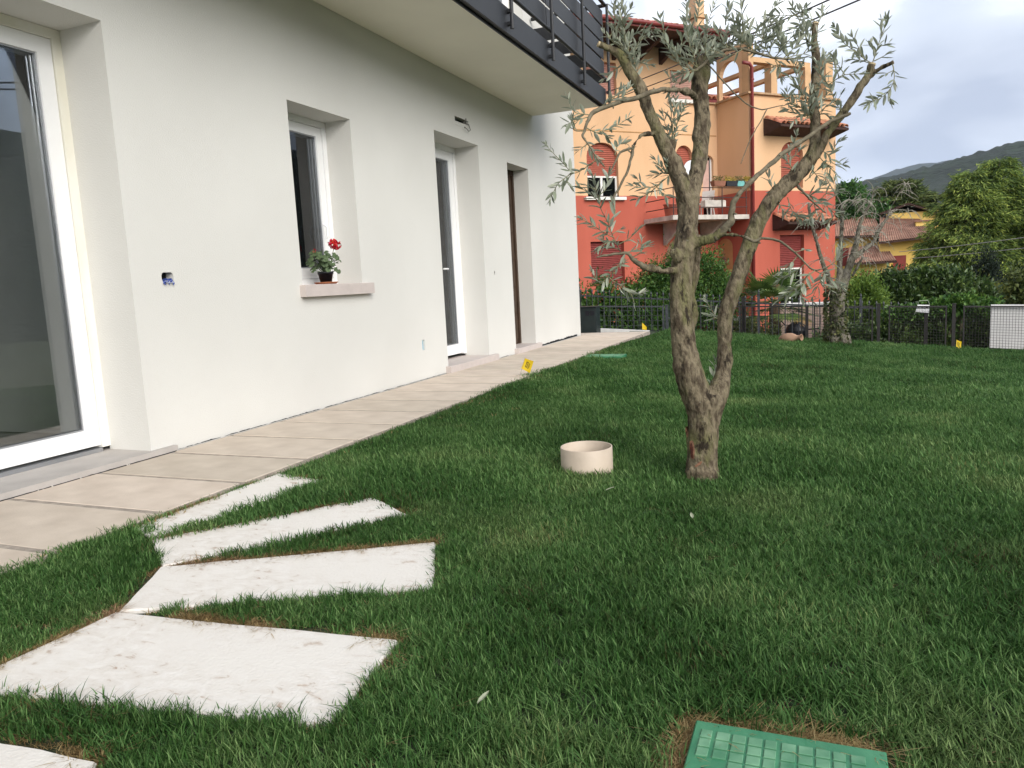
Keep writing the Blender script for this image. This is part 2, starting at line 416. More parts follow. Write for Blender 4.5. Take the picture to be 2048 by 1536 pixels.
mb.quad((0, 12.1, .004), (-6, 12.1, .004), (-6, 12.1, 6.6), (0, 12.1, 6.6)); mb.quad((0, -6, .004), (-6, -6, .004), (-6, -6, 6.6), (0, -6, 6.6)); mb.quad((-6, -6, .004), (-6, 12.1, .004), (-6, 12.1, 6.6), (-6, -6, 6.6))
wall = mb.build('wall', STUCCO, house)
# inside of the wall (so the rooms close) and rooms
mb = MB()
wall_grid(mb, [(h[0]-.02, h[1]+.02, h[2]-.02, h[3]+.02, .0) for h in HOLES[:6]], -5.9, 12.0, 0.05, 6.5, lambda u, z, d: (-.345, u, z), 0)
mb.build('interior_lining', PLASTER, house)
mb = MB(); mb.box(-5.8, -.345, -5.9, 12.0, -.04, .022); mb.box(-5.8, -.35, -5.9, 12.0, 2.75, 3.1); mb.build('floor_slab', SCREED, house)
mb = MB()
for y in (3.62, 6.4, 8.75): mb.box(-5.7, -.36, y, y+.12, .03, 2.74)
mb.box(-5.8, -5.7, -5.9, 12, .03, 6.4); mb.box(-3.3, -3.18, 3.75, 6.3, .03, 2.74); mb.box(-2.6, -2.48, 6.6, 8.7, .03, 2.74)
mb.build('partition', PLASTER, house)
# roof
RT = mat('roof_slab', (.35, .33, .31), .8)
mb = MB(); mb.box(-6.4, .75, -6.4, 12.6, 6.62, 6.85); mb.build('roof', RT, house)

def framed(name, y0, y1, z0, z1, x, fw=.055, sw=.085, sash_y=None, stain=False, handle_y=None, handle_z=1.1, sill=None, parent=house, divide=None, bottom=None):
    """window or glazed door: fixed frame, sash, pane, gasket"""
    w = MB(); b = fw
    w.box(x-.07, x, y0, y0+b, z0, z1); w.box(x-.07, x, y1-b, y1, z0, z1); w.box(x-.07, x, y0+b, y1-b, z1-b, z1); 
    if bottom is None: w.box(x-.07, x, y0+b, y1-b, z0, z0+b)
    fr = w.build(name, STAIN if stain else PVC, parent)
    panes = [(y0+b, y1-b)] if not divide else [(y0+b, divide), (divide, y1-b)]
    zb = z0+(b if bottom is None else bottom)
    for a, c in panes:
        s = MB(); g = .003; a += g; c -= g; lo = zb+g; hi = z1-b-g; xs = x-.012
        s.box(xs-.06, xs, a, a+sw, lo, hi, ); s.box(xs-.06, xs, c-sw, c, lo, hi); s.box(xs-.06, xs, a+sw, c-sw, hi-sw, hi); s.box(xs-.06, xs, a+sw, c-sw, lo, lo+sw*1.15)
        s.build('sash', PVC, fr)
        k = MB(); q = .009; A0, A1, B0, B1 = a+sw, c-sw, lo+sw*1.15, hi-sw
        for (p0, p1, p2, p3) in ((A0, A0+q, B0, B1), (A1-q, A1, B0, B1), (A0+q, A1-q, B0, B0+q), (A0+q, A1-q, B1-q, B1)): k.box(xs-.03, xs-.012, p0, p1, p2, p3)
        k.build('gasket', ALU, fr)
        pn = MB().box(xs-.036, xs-.020, A0+q*.5, A1-q*.5, B0+q*.5, B1-q*.5).build('pane', GLASS, fr)
    if handle_y is not None:
        h = MB(); h.tube([(x-.006, handle_y, handle_z), (x+.045, handle_y, handle_z)], .009, 8); h.tube([(x+.042, handle_y, handle_z), (x+.046, handle_y-.12, handle_z)], .0095, 8)
        h.build('handle', PVC, fr)
    return fr
f1 = framed('french_window', .5, 3.26, .06, 2.478, -.33, .055, .09, divide=1.55, stain=True, bottom=.012)
MB().box(-.40, -.325, .56, 3.2, .0365, .058).build('drip_track', ALU, f1)
th = MB().box(-.42, .035, .45, 3.43, -.03, .036).build('threshold', GREYSILL, house)
f2 = framed('window', 4.832, 5.66, .99, 2.366, -.255, .05, .075)
mb = MB().box(-.30, .055, 4.795, 5.765, .895, .9885, bev=.004); mb.build('window_sill', SILL, house)
hl = MB(); hl.tube([(-.24, 5.50, 1.50), (-.20, 5.495, 1.47), (-.20, 5.49, 1.40), (-.215, 5.487, 1.375)], .008, 6); hl.build('handle', PVC, f2)
f3 = framed('glazed_door', 7.2, 8.3, .10, 2.53, -.305, .055, .10, handle_y=7.86, handle_z=1.12, bottom=.012)
MB().box(-.42, .06, 7.14, 8.46, -.03, .0715, bev=.004).build('threshold', SILL, house)
WOODD = mat('dark_brown_door', (.05, .028, .016), .55, .4, 30, .4, 50, stretch=(1, 1, .15))
d = MB(); d.box(-.30, -.24, 9.175, 9.93, .07, 2.45); dr = d.build('front_door', WOODD, house)
d = MB(); d.box(-.239, -.215, 9.88, 9.928, .075, 2.445); d.box(-.239, -.215, 9.178, 9.225, .075, 2.445); d.box(-.239, -.222, 9.225, 9.88, 2.38, 2.445); d.build('door_frame', WOODD, dr)
for k in range(6): MB().box(-.239, -.23, 9.26, 9.85, .14+k*.37, .14+k*.37+.33, bev=.004).build('door_panel', WOODD, dr)
MB().box(-.42, .055, 9.12, 10.04, -.03, .0665, bev=.004).build('threshold', SILL, house)
for (a, b) in ((8.1, 10.0), (3.4, 5.3)):
    fu = framed('french_window', a, b, 3.475, 5.595, -.2, .06, .09, divide=(a+b)/2)
# wall boxes left open
def cavity(hole, dep, material, name='socket_box'):
    a, b, c, d = hole[:4]
    return MB().box(-dep-.012, -dep+.001, a-.004, b+.004, c-.004, d+.004).build(name, material, house)
sb = cavity(HOLES[6], .06, VOID)
BLUE = mat('blue_conduit', (.05, .08, .28), .5, .3, 40)
LBLUE = mat('pale_blue_cover', (.26, .42, .52), .6, .1, 30)
mb = MB()
for k in range(7):
    y = 3.497+k*.011; z = 1.03+.008*(k % 3)
    mb.tube([(-.05, y, z), (-.005, y+.004, z+.006), (.010, y+random.uniform(-.012, .012), z-.004), (.014, y+random.uniform(-.02, .02), z-.02*random.random())], [.006, .006, .005, .002], 6)
mb.build('conduit', BLUE, sb)
mb = MB()
for k in range(5): mb.tube([(-.02, 3.50+k*.012, 1.035), (.008, 3.503+k*.013, 1.04), (.012, 3.51+k*.011, 1.026)], .0028, 5)
mb.build('wire', mat('pale_wire', (.55, .57, .65), .5), sb)
cavity(HOLES[7], .02, LBLUE, 'wall_box_cover'); cavity(HOLES[8], .05, BLUE)
# torn plaster lips that round the corners of the openings
mb = MB()
for h in HOLES[6:9]:
    a, b, c, d = h[:4]
    for (u, z, su, sz) in ((a, c, 1, 1), (b, c, -1, 1), (a, d, 1, -1), (b, d, -1, -1)):
        k = random.uniform(.014, .022)
        mb.add([(.0012, u-su*.001, z-sz*.001), (.0012, u+su*k, z-sz*.001), (.0012, u+su*k*.35, z+sz*k*.35), (.0012, u-su*.001, z+sz*k*1.3)], [(0, 1, 2, 3)])
tag(mb.build('plaster_chip', STUCCO, house), kind='stuff')
lb = cavity(HOLES[9], .07, VOID, 'lamp_recess')
mb = MB(); mb.box(-.03, -.001, 7.725, 8.065, 2.674, 2.715); mb.build('lamp_recess_lip', STUCCO, house)
mb = MB()
mb.tube([(-.03, 8.0, 2.74), (.02, 8.03, 2.72), (.03, 8.05, 2.66), (.03, 8.0, 2.64), (.03, 7.94, 2.66), (.03, 7.9, 2.672), (.03, 7.9, 2.655)], .004, 6)
mb.tube([(-.03, 7.98, 2.75), (.012, 7.99, 2.78), (.02, 7.97, 2.765), (.02, 7.95, 2.72)], .004, 6)
mb.build('wire', mat('grey_wire', (.10, .09, .08), .6), lb)
# damp course showing at the wall foot, and painted dark gap lines
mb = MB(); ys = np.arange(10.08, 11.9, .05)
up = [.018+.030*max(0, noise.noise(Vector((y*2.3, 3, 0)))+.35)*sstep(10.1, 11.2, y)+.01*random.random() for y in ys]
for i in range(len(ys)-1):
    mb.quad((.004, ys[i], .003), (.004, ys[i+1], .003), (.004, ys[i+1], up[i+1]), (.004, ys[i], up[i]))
hs = [max(0, .0035+.007*noise.noise(Vector((y*9, 1, 0)))+.004*noise.noise(Vector((y*40, 2, 0)))) for y in np.arange(3.45, 9.0, .015)]  # thin ragged black line along the wall foot
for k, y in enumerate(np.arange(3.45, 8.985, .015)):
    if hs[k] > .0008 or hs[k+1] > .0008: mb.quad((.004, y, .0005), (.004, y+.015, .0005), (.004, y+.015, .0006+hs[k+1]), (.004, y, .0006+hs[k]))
for y in np.arange(.45, 3.42, .03):  # shade of the gap under the threshold, drawn as a black strip
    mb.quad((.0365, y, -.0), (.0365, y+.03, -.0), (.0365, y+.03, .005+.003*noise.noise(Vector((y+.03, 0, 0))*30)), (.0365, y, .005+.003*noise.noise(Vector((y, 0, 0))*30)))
tag(mb.build('damp_course_and_gap', VOID, house), kind='stuff')

# ---- balcony
SOFFIT = mat('soffit_render', (0.80, 0.775, 0.67), 0.9, 0.03, 2.0, .25, 200, bdist=.002)
bal = MB().box(.003, 1.0, -5.5, 10.2, 3.2, 3.43).build('balcony', SOFFIT, house)
mb = MB(); mb.box(1.002, 1.045, -5.5, 10.25, 3.195, 3.42); mb.box(.25, 1.001, 10.202, 10.25, 3.215, 3.42); mb.box(.99, 1.0, -5.5, 10.2, 3.17, 3.199); mb.build('fascia', BLACK, bal)
for y in [10.28-k*1.165 for k in range(13)]:
    mb = MB(); mb.tube([(1.085, y, 3.23), (1.085, y, 4.5)], .019, 10); mb.box(1.046, 1.075, y-.02, y+.02, 3.26, 3.29); mb.box(1.046, 1.075, y-.02, y+.02, 3.37, 3.40)
    mb.build('railing_post', BLACK, bal)
mb = MB(); mb.tube([(1.06, -5.5, 3.535), (1.06, 10.28, 3.535)], .021, 10); mb.tube([(1.06, -5.5, 4.49), (1.06, 10.28, 4.49)], .024, 10); mb.tube([(1.06, 10.28, 4.49), (.02, 10.28, 4.49)], .024, 10); mb.tube([(1.06, 10.28, 3.535), (.02, 10.28, 3.535)], .02, 10); mb.build('rail', BLACK, bal)
for k, z in enumerate((3.585, 3.80, 4.01, 4.225)):
    for j in range(7):
        ya, yb = 10.25-(j+1)*2.33+.012, 10.25-j*2.33-.012
        MB().box(1.022, 1.034, max(ya, -5.4), yb, z, z+.186).build('railing_slat', BLACK, bal)
    MB().box(.03, 1.0, 10.222, 10.234, z-.06, z+.118).build('railing_slat', BLACK, bal)
# ================================================================== small things by the house
TERRA = mat('terracotta', (.36, .13, .06), .85, .2, 25, .2, 90)
BPLAST = mat('black_plastic', (.008, .008, .012), .45)
gx, gy, gz = -.095, 5.27, .987
o = MB().lathe([(0, .0), (.075, .0), (.098, .016), (.1, .02), (.094, .02), (.08, .008), (0, .008)], (gx, gy, gz), 36).build('saucer', TERRA, smooth=True)
tag(o, 'terracotta saucer under the black flower pot on window sill', 'saucer')
ge = thing('geranium', 'potted geranium with red flower head on the window sill', 'potted plant', (gx, gy, gz+.009))
MB().lathe([(0, .009), (.044, .009), (.060, .085), (.064, .085), (.066, .105), (.061, .105), (.059, .09), (0, .088)], (gx, gy, gz), 28).build('pot', BPLAST, ge, True)
GL = mat('geranium_leaf', (.045, .085, .03), .7, .3, 60, island=.35, trans=.15, col2=(.12, .17, .08))
def round_leaf(mb, c, nrm, r):
    c = Vector(c); nrm = Vector(nrm).normalized(); a = nrm.orthogonal().normalized(); b = nrm.cross(a); n = 14
    P = [c]
    for rr_, dz in ((.55, .12), (1.0, .02)):
        for k in range(n):
            t = 2*math.pi*(k+.5)/n*.94; R = r*rr_*(1+.10*math.sin(t*7)); P.append(c+a*math.cos(t)*R+b*math.sin(t)*R+nrm*r*(dz+.14*math.sin(t*5)*rr_))
    F = [(0, 1+k, 1+(k+1)) for k in range(n-1)]+[(1+k, 1+n+k, 2+n+k, 2+k) for k in range(n-1)]
    mb.add(P, F)
stems = MB()
for k in range(46):
    a = random.uniform(0, 6.283); rr_ = random.uniform(.03, .135); h = random.uniform(.1, .24)-rr_*.45
    c = (gx+math.cos(a)*rr_*.8, gy+math.sin(a)*rr_*1.25, gz+.06+h); 
    mb = MB(); round_leaf(mb, c, (math.cos(a)*rr_*7+random.uniform(-.3, .3)+.35, math.sin(a)*rr_*7-.45, .75), random.uniform(.022, .036))
    lf = mb.build('leaf', GL, ge, True)
    stems.tube([(gx, gy, gz+.08), ((gx+c[0])/2, (gy+c[1])/2, gz+.07+h*.6), c], [.0035, .003, .002], 5)
RED = mat('red_petal', (.55, .004, .012), .55, .2, 60, island=.3, trans=.15)
stems.tube([(gx, gy+.03, gz+.1), (gx+.005, gy+.09, gz+.2), (gx+.01, gy+.135, gz+.31)], .003, 5); stems.tube([(gx, gy-.02, gz+.1), (gx, gy-.08, gz+.2), (gx, gy-.125, gz+.265)], .003, 5)
stems.build('stem', GL, ge)
def flower(c, R, n):
    cs = RNG.normal(size=(n, 3)); cs /= np.linalg.norm(cs, axis=1, keepdims=True); pos = np.array(c)+cs*R*RNG.uniform(.55, 1, (n, 1))
    up = RNG.normal(size=(n, 3)); tang = np.cross(cs, up); V, F = leaves(pos, tang+cs*.5, R*.62, R*.55, .2, cs)
    return fast_mesh('flower_head', V, F, RED, ge)
flower((gx+.01, gy+.125, gz+.335), .036, 110); flower((gx+.012, gy+.175, gz+.322), .031, 90); flower((gx, gy-.125, gz+.275), .014, 16); flower((gx, gy-.1, gz+.22), .008, 8)

# marking flags
YEL = mat('yellow_flag', (.72, .50, .015), .5, .06, 12, trans=.25)
INK = mat('black_print', (.012, .012, .01), .7)
def flag(loc, lean, rot, curl, lab, sc=1.0, half=False):
    fl = thing('marking_flag', lab, 'flag', loc, 'yellow marking flags in the lawn'); x, y, z = loc
    top = Vector((x+lean[0], y+lean[1], z+.175*sc))
    MB().tube([(x, y, z-.05), top], .0016*sc, 5).build('wire_stake', mat('stake_wire', (.25, .2, .16), .5), fl)
    mb = MB(); n = 7; dx, dy = math.cos(rot), math.sin(rot); prt = MB()
    wv = lambda s, t: top+Vector((dx*.085*s*sc+lean[0]*-.55*t, dy*.085*s*sc-lean[1]*.55*t, -(.10*t+.045*s*(1-.25*s)+(.018*t*s))*sc))+Vector((-dy, dx, 0))*curl*sc*(math.sin(s*3.0)+.4*math.sin(t*4))
    if half: wv = lambda s, t: top+Vector((dx*.075*s*sc, dy*.075*s*sc, -(.115*t*(1-s*.55)+.075*s)*sc))+Vector((-dy, dx, 0))*curl*sc*math.sin(s*3.0)
    P = [wv(i/n, j/n) for j in range(n+1) for i in range(n+1)]
    mb.add(P, [(j*(n+1)+i, j*(n+1)+i+1, (j+1)*(n+1)+i+1, (j+1)*(n+1)+i) for j in range(n) for i in range(n)])
    fo = mb.build('flag_sheet', YEL, fl, True)
    if not half:
        off = Vector((.06, -.1, .0)).normalized()*.0022
        for a, b, c_, d_ in ((.30, .36, .22, .72), (.44, .50, .22, .72), (.36, .44, .22, .28), (.36, .44, .66, .72), (.58, .63, .28, .78), (.68, .72, .3, .7)):
            m = 5
            for q in range(m):
                t0, t1 = lerp(c_, d_, q/m), lerp(c_, d_, (q+1)/m); prt.quad(*[wv(s, t)+off for s, t in ((a, t0), (b, t0), (b, t1), (a, t1))])
        prt.build('print', INK, fo)
flag((.915, 6.92, 0.0), (.075, .02), .25, .012, 'yellow marking flag with black print at the lawn edge by the paving', 1.0)
flag((.95, 12.5, -.02), (.0, .0), .1, .006, 'plain yellow marking flag where the paving path ends at the fence', 1.0, True)
flag((5.62, 13.1, -.45), (.01, .0), .5, .010, 'yellow marking flag at the foot of the black fence post', 1.0)

# pipe collar
PIPE = mat('cream_pipe', (.50, .415, .33), .55, .08, 9, .08, 40)
MB().lathe([(.128, -.06), (.128, .102), (.1265, .104), (.1225, .104), (.121, .102), (.121, -.06)], (2.635, 3.50, 0), 64).build('pipe_collar', PIPE, None, True)
o = bpy.data.objects['pipe_collar']; tag(o, 'short cream plastic pipe collar standing open in the lawn', 'pipe')
tag(MB().lathe([(0, -.02), (.1215, -.02)], (2.635, 3.5, 0), 24).build('soil', SOIL, None), kind='structure')

# valve box lids
GREEN = mat('green_plastic', (.025, .18, .085), .5, .2, 9, .1, 120, col2=(.06, .24, .12))
def lid(x0, x1, y0, y1, z, lab, pitch=.0305, detail=True):
    li = thing('valve_box_lid', lab, 'lid', ((x0+x1)/2, (y0+y1)/2, z), 'green plastic valve box lids')
    MB().box(x0, x1, y0, y1, z-.05, z, bev=.003).build('cover', GREEN, li)
    g = MB(); nx_ = int((x1-x0-.03)/pitch); ny_ = int((y1-y0-.03)/pitch)
    for i in range(nx_):
        for k in range(ny_):
            if detail and ((i in (0, 1) and k in (ny_-4, ny_-5)) or (i in (6, 7) and k < ny_-4 and k > ny_-7)): continue
            a = x0+.016+i*pitch; b = y0+.016+k*pitch; wq = pitch*(.84 if i % 4 else .72); g.box(a, a+wq, b, b+pitch*.84, z-.001, z+.0032, bev=.0012)
    g.build('raised_grid', mat('worn_green_plastic', (.06, .23, .115), .55, .25, 16, col2=(.16, .33, .20)), li)
    if detail:
        h = MB(); a = x0+.016+.5*pitch; b = y1-.016-5.4*pitch
        h.box(a, a+1.1*pitch, b, b+pitch*.9, z+.0002, z+.0007); h.build('finger_hole', mat('hole_dark', (.004, .02, .012), .8), li)
lid(3.466, 3.82, .97, 1.472, .006, 'green plastic valve box lid with raised grid, edged by dry grass')
lid(1.02, 1.5, 8.78, 9.08, -.014, 'green plastic valve box lid lying beside the stone paving', .035, False)

# amphora lying at the lawn edge
az_ = Vector((.86, -.42, .10)).normalized()
M = Vector(az_).to_track_quat('Z', 'Y').to_matrix()
S_ = .66
prof = [(0, -.30), (.04, -.295), (.09, -.24), (.125, -.15), (.135, -.05), (.125, .04), (.095, .11), (.068, .15), (.058, .2), (.060, .235), (.078, .265), (.083, .275), (.078, .282), (.066, .275), (.052, .235), (.05, .2), (.06, .14)]
o = MB().lathe([(a*S_, b*S_) for a, b in prof], (3.28, 12.6, -.165), 36, M).build('amphora', mat('amphora_clay', (.30, .175, .11), .9, .15, 9, .2, 60, col2=(.38, .24, .16)), None, True)
tag(o, 'terracotta amphora lying on its side at the far lawn edge', 'amphora')
# cabinet at the house corner
CAB = mat('green_cabinet', (.012, .020, .02), .5, .15, 8)
cb = thing('utility_cabinet', 'dark green utility cabinet beside the white house corner', 'cabinet', (-.05, 12.85, -.03))
MB().box(-.24, .10, 12.72, 12.98, -.05, .43, bev=.006).build('body', CAB, cb); MB().box(-.25, .11, 12.70, 12.99, .431, .447, bev=.004).build('lid', CAB, cb)
MB().box(-.09, -.02, 12.712, 12.719, .29, .37).build('vent', BPLAST, cb); MB().box(.0, .07, 12.712, 12.719, .29, .37).build('vent', BPLAST, cb)

# a few fallen leaves on the turf
FL = mat('fallen_leaf', (.28, .30, .21), .7, .15, 30)
for (x, y, r_, lab) in ((2.86, 3.02, .4, 'pale fallen olive leaf on the turf between pipe collar and trunk'), (3.27, 2.72, 1.9, 'pale fallen olive leaf on the turf in front of the olive trunk'), (3.02, 1.36, 1.2, 'pale fallen olive leaf on the turf between lid and largest step')):
    m = MB(); c_, s_ = math.cos(r_), math.sin(r_); P = []
    for t_, w_ in ((0, .001), (.3, .006), (.65, .006), (1, .0)):
        for e_ in (-1, 0, 1): P.append((x+c_*.036*t_-s_*w_*e_, y+s_*.036*t_+c_*w_*e_, .026+.003*abs(e_)+.012*t_))
    m.add(P, [(i*3+k, (i+1)*3+k, (i+1)*3+k+1, i*3+k+1) for i in range(3) for k in range(2)]); tag(m.build('fallen_leaf', FL), lab, 'leaf', 'fallen leaves on the lawn')
# ================================================================== grass
def grass_mat(name, c0, c1, c2, straw=0.0):
    m = bpy.data.materials.new(name); m.use_nodes = True
    t = m.node_tree; N = t.nodes; L = t.links; p = N['Principled BSDF']; out = N['Material Output']
    p.inputs['Roughness'].default_value = .5; p.inputs['Specular IOR Level'].default_value = .12
    oi = N.new('ShaderNodeObjectInfo'); ge_ = N.new('ShaderNodeNewGeometry')
    nz_ = N.new('ShaderNodeTexNoise'); nz_.inputs['Scale'].default_value = 1.3; nz_.inputs['Detail'].default_value = 4; L.new(oi.outputs['Location'], nz_.inputs['Vector'])
    ad = N.new('ShaderNodeMath'); ad.operation = 'MULTIPLY_ADD'; ad.inputs[1].default_value = .62; L.new(ge_.outputs['Random Per Island'], ad.inputs[0]); 
    ad2 = N.new('ShaderNodeMath'); ad2.operation = 'MULTIPLY_ADD'; ad2.inputs[1].default_value = .9; ad2.inputs[2].default_value = -.26; L.new(nz_.outputs[0], ad2.inputs[0]); L.new(ad2.outputs[0], ad.inputs[2])
    r = N.new('ShaderNodeValToRGB'); e = r.color_ramp.elements
    e[0].position = .12; e[0].color = (*c0, 1); e[1].position = .86; e[1].color = (*c2, 1); q = e.new(.5); q.color = (*c1, 1)
    if straw:
        q = e.new(.97); q.color = (.20, .15, .06, 1); q = e.new(.045); q.color = (.075, .058, .024, 1)
    L.new(ad.outputs[0], r.inputs[0])
    n2_ = N.new('ShaderNodeTexNoise'); n2_.inputs['Scale'].default_value = 2.1; n2_.inputs['Detail'].default_value = 5; L.new(oi.outputs['Location'], n2_.inputs['Vector'])
    m2_ = N.new('ShaderNodeMapRange'); m2_.inputs['From Min'].default_value = .53; m2_.inputs['From Max'].default_value = .70; m2_.inputs['To Max'].default_value = .55; L.new(n2_.outputs[0], m2_.inputs[0])
    h_ = N.new('ShaderNodeHueSaturation'); h_.inputs['Hue'].default_value = .455; h_.inputs['Saturation'].default_value = .9; h_.inputs['Value'].default_value = 1.35; L.new(r.outputs[0], h_.inputs['Color'])
    x_ = N.new('ShaderNodeMix'); x_.data_type = 'RGBA'; L.new(m2_.outputs[0], x_.inputs[0]); L.new(r.outputs[0], x_.inputs[6]); L.new(h_.outputs[0], x_.inputs[7]); col_ = x_.outputs[2]
    L.new(col_, p.inputs['Base Color'])
    tr = N.new('ShaderNodeBsdfTranslucent'); L.new(col_, tr.inputs[0]); ms = N.new('ShaderNodeMixShader'); ms.inputs[0].default_value = .25
    L.new(p.outputs[0], ms.inputs[1]); L.new(tr.outputs[0], ms.inputs[2]); L.new(ms.outputs[0], out.inputs[0])
    return m
G_GREEN = grass_mat('grass_blades', (.016, .050, .011), (.058, .138, .034), (.185, .30, .105), .3)
G_STRAW = grass_mat('dry_grass', (.14, .085, .038), (.33, .235, .105), (.52, .41, .21))
def tuft(name, n, rad, h0, h1, w, lean, material, flat=0.0):
    V = []; F = []
    for k in range(n):
        a = random.uniform(0, 6.283); r_ = rad*math.sqrt(random.random()); bx, by = r_*math.cos(a), r_*math.sin(a)
        h = random.uniform(h0, h1); d = random.uniform(0, 6.283); ln = min(1.15, abs(random.gauss(0, lean))+.08); bend = random.uniform(.1, .8)
        dx, dy = math.cos(d), math.sin(d); sx, sy = -dy, dx; wd = w*random.uniform(.7, 1.25); o = len(V)
        tw = random.uniform(-.9, .9)
        for i, s in enumerate((0, .4, .75)):
            off = h*(ln*s+bend*ln*s*s*1.6); z = h*s*(1-flat)*(1-.22*ln*s*s); ww = wd*(1-.15*s-.55*s*s)*.5
            ca, sa = math.cos(tw*s), math.sin(tw*s); ux, uy = sx*ca+dx*sa, sy*ca+dy*sa
            V += [(bx+dx*off-ux*ww, by+dy*off-uy*ww, z), (bx+dx*off+ux*ww, by+dy*off+uy*ww, z)]
        off = h*(ln+bend*ln*1.6); V.append((bx+dx*off, by+dy*off, h*(1-flat)*(1-.22*ln)))
        F += [(o, o+1, o+3, o+2), (o+2, o+3, o+5, o+4), (o+4, o+5, o+6)]
    me = bpy.data.meshes.new(name); me.from_pydata(V, [], F); me.materials.append(material); me.update()
    return bpy.data.objects.new(name, me)
GCOL = bpy.data.collections.new('grass_tufts')
names = []
for k in range(5): names.append(tuft('tuft_a%d' % k, 25, .034, .020, .046, .0034, .45, G_GREEN))      # 0-4 near
for k in range(4): names.append(tuft('tuft_b%d' % k, 50, .075, .022, .047, .0042, .45, G_GREEN))      # 5-8 mid
for k in range(3): names.append(tuft('tuft_c%d' % k, 80, .13, .024, .048, .0052, .48, G_GREEN))      # 9-11 far
for k in range(4): names.append(tuft('tuft_d%d' % k, 16, .026, .018, .042, .0021, .95, G_STRAW, .45)) # 12-15 dry edge
for k in range(2): names.append(tuft('tuft_e%d' % k, 40, .09, .012, .032, .004, .7, G_STRAW, .3))    # 16-17 dry far
for o in names: GCOL.objects.link(o)
order = sorted(range(len(names)), key=lambda i: names[i].name); rank = {i: k for k, i in enumerate(order)}
def in_poly(x, y, poly):
    inside = np.zeros(x.shape, bool); n = len(poly)
    for i in range(n):
        x0, y0 = poly[i]; x1, y1 = poly[(i+1) % n]
        c = ((y0 > y) != (y1 > y)) & (x < (x1-x0)*(y-y0)/(y1-y0+1e-12)+x0); inside ^= c
    return inside
def far_edge(poly, i):
    a, b = np.array(poly[i]), np.array(poly[(i+1) % len(poly)]); c = np.mean(np.array(poly), 0); m_ = (a+b)/2; nr = np.array([b[1]-a[1], a[0]-b[0]]); nr = nr if nr@(m_-c) > 0 else -nr
    return nr@(m_-np.array([3.7, 0.])) > 0
def dist_poly(x, y, poly, far=False):
    d = np.full(x.shape, 9.0); n = len(poly)
    for i in range(n):
        if far and not far_edge(poly, i): continue
        ax, ay = poly[i]; bx, by = poly[(i+1) % n]; vx, vy = bx-ax, by-ay
        t = np.clip(((x-ax)*vx+(y-ay)*vy)/(vx*vx+vy*vy), 0, 1); d = np.minimum(d, np.hypot(x-ax-t*vx, y-ay-t*vy))
    return d
LIDS = [[(3.466, .97), (3.82, .97), (3.82, 1.472), (3.466, 1.472)], [(1.02, 8.78), (1.5, 8.78), (1.5, 9.08), (1.02, 9.08)]]
def nz1(x, s, o): return np.array([noise.noise(Vector((a*s, o, 0.3))) for a in x])
def edge_x(y):
    """x of the turf edge along the paving"""
    yy = np.asarray(y); tab = np.linspace(-4, 14, 721)
    v = np.interp(tab, [-4, 1.5, 2.2, 3.0, 4.8, 6.0, 7.2, 8.3, 9.5, 11.0, 12.0, 14], [.92, .92, .97, 1.03, 1.05, .93, .87, .90, .90, .99, 1.10, 1.15])+.022*nz1(tab, 5, 2.)+.03*nz1(tab, 1.3, 5.)
    return np.interp(yy, tab, v)
def scatter(x0, x1, y0, y1, dens):
    n = int((x1-x0)*(y1-y0)*dens); return RNG.uniform(x0, x1, n), RNG.uniform(y0, y1, n)
PX, PY, PI_, PS = [], [], [], []
def emit(x, y, ids, s): 
    PX.append(x); PY.append(y); PI_.append(np.array([rank[i] for i in RNG.choice(ids, len(x))])); PS.append(s)
def masks(x, y):
    ok = (x > edge_x(y)) ; dmin = np.full(x.shape, 9.)
    for poly, _ in SLABS:
        ok &= ~in_poly(x, y, poly); dmin = np.minimum(dmin, dist_poly(x, y, poly, True))
    for poly in LIDS: ok &= ~in_poly(x, y, poly); dmin = np.minimum(dmin, dist_poly(x, y, poly))
    ok &= ~((y > 12.0) & (y < 12.62) & (x < 1.0))
    rr_ = np.hypot(x-2.635, y-3.5); ok &= (rr_ > .131); ok &= np.hypot(x-3.2, y-3.47) > .075
    return ok, dmin
def region(x, y, kind):
    ok, dmin = masks(x, y); x, y, dmin = x[ok], y[ok], dmin[ok]
    dcam = np.hypot(x-3.7, y); n = len(x); rnd = RNG.random(n)
    de = x-edge_x(y)
    if kind != 'near':
        kk = de > (.035 if kind == 'mid' else .06); x, y, dmin, de, rnd = x[kk], y[kk], dmin[kk], de[kk], rnd[kk]; n = len(x)
    if kind == 'near':
        dry = (dmin < .022) & (rnd < .95) | (dmin < .042) & (rnd < .55)
        lidd = dist_poly(x, y, LIDS[0]); dry |= (lidd < .03) & (rnd < .8) | (lidd < .075) & (rnd < .45)
        pn = np.array([noise.noise(Vector((a*2.3, b*2.3, 15.))) for a, b in zip(x, y)]); dry |= (rnd < .16*sstep(.15, .5, pn)+.012)
        sc = RNG.uniform(.75, 1.15, n)*np.where(dmin < .03, .75, 1.0)*np.where(dmin < .011, .7, 1)
        emit(x[~dry], y[~dry], [0, 1, 2, 3, 4], sc[~dry]); emit(x[dry], y[dry], [12, 13, 14, 15], sc[dry]*1.0)
    elif kind == 'mid':
        dry = (de < .10) & (rnd < .22) | (rnd < .55*np.exp(-np.maximum(de, 0)/.22)*sstep(4.0, 5.6, y))
        sc = RNG.uniform(.75, 1.15, n)*np.where(de < .06, .7, 1); emit(x[~dry], y[~dry], [5, 6, 7, 8], sc[~dry]); emit(x[dry], y[dry], [16, 17], sc[dry])
    else:
        pd = np.where(y < 12.05, .85*np.exp(-np.maximum(de, 0)/.16)*sstep(5.0, 8.0, y), 0)
        dry = rnd < pd; sc = RNG.uniform(.75, 1.15, n)
        emit(x[~dry], y[~dry], [9, 10, 11], sc[~dry]); emit(x[dry], y[dry], [16, 17], sc[dry])
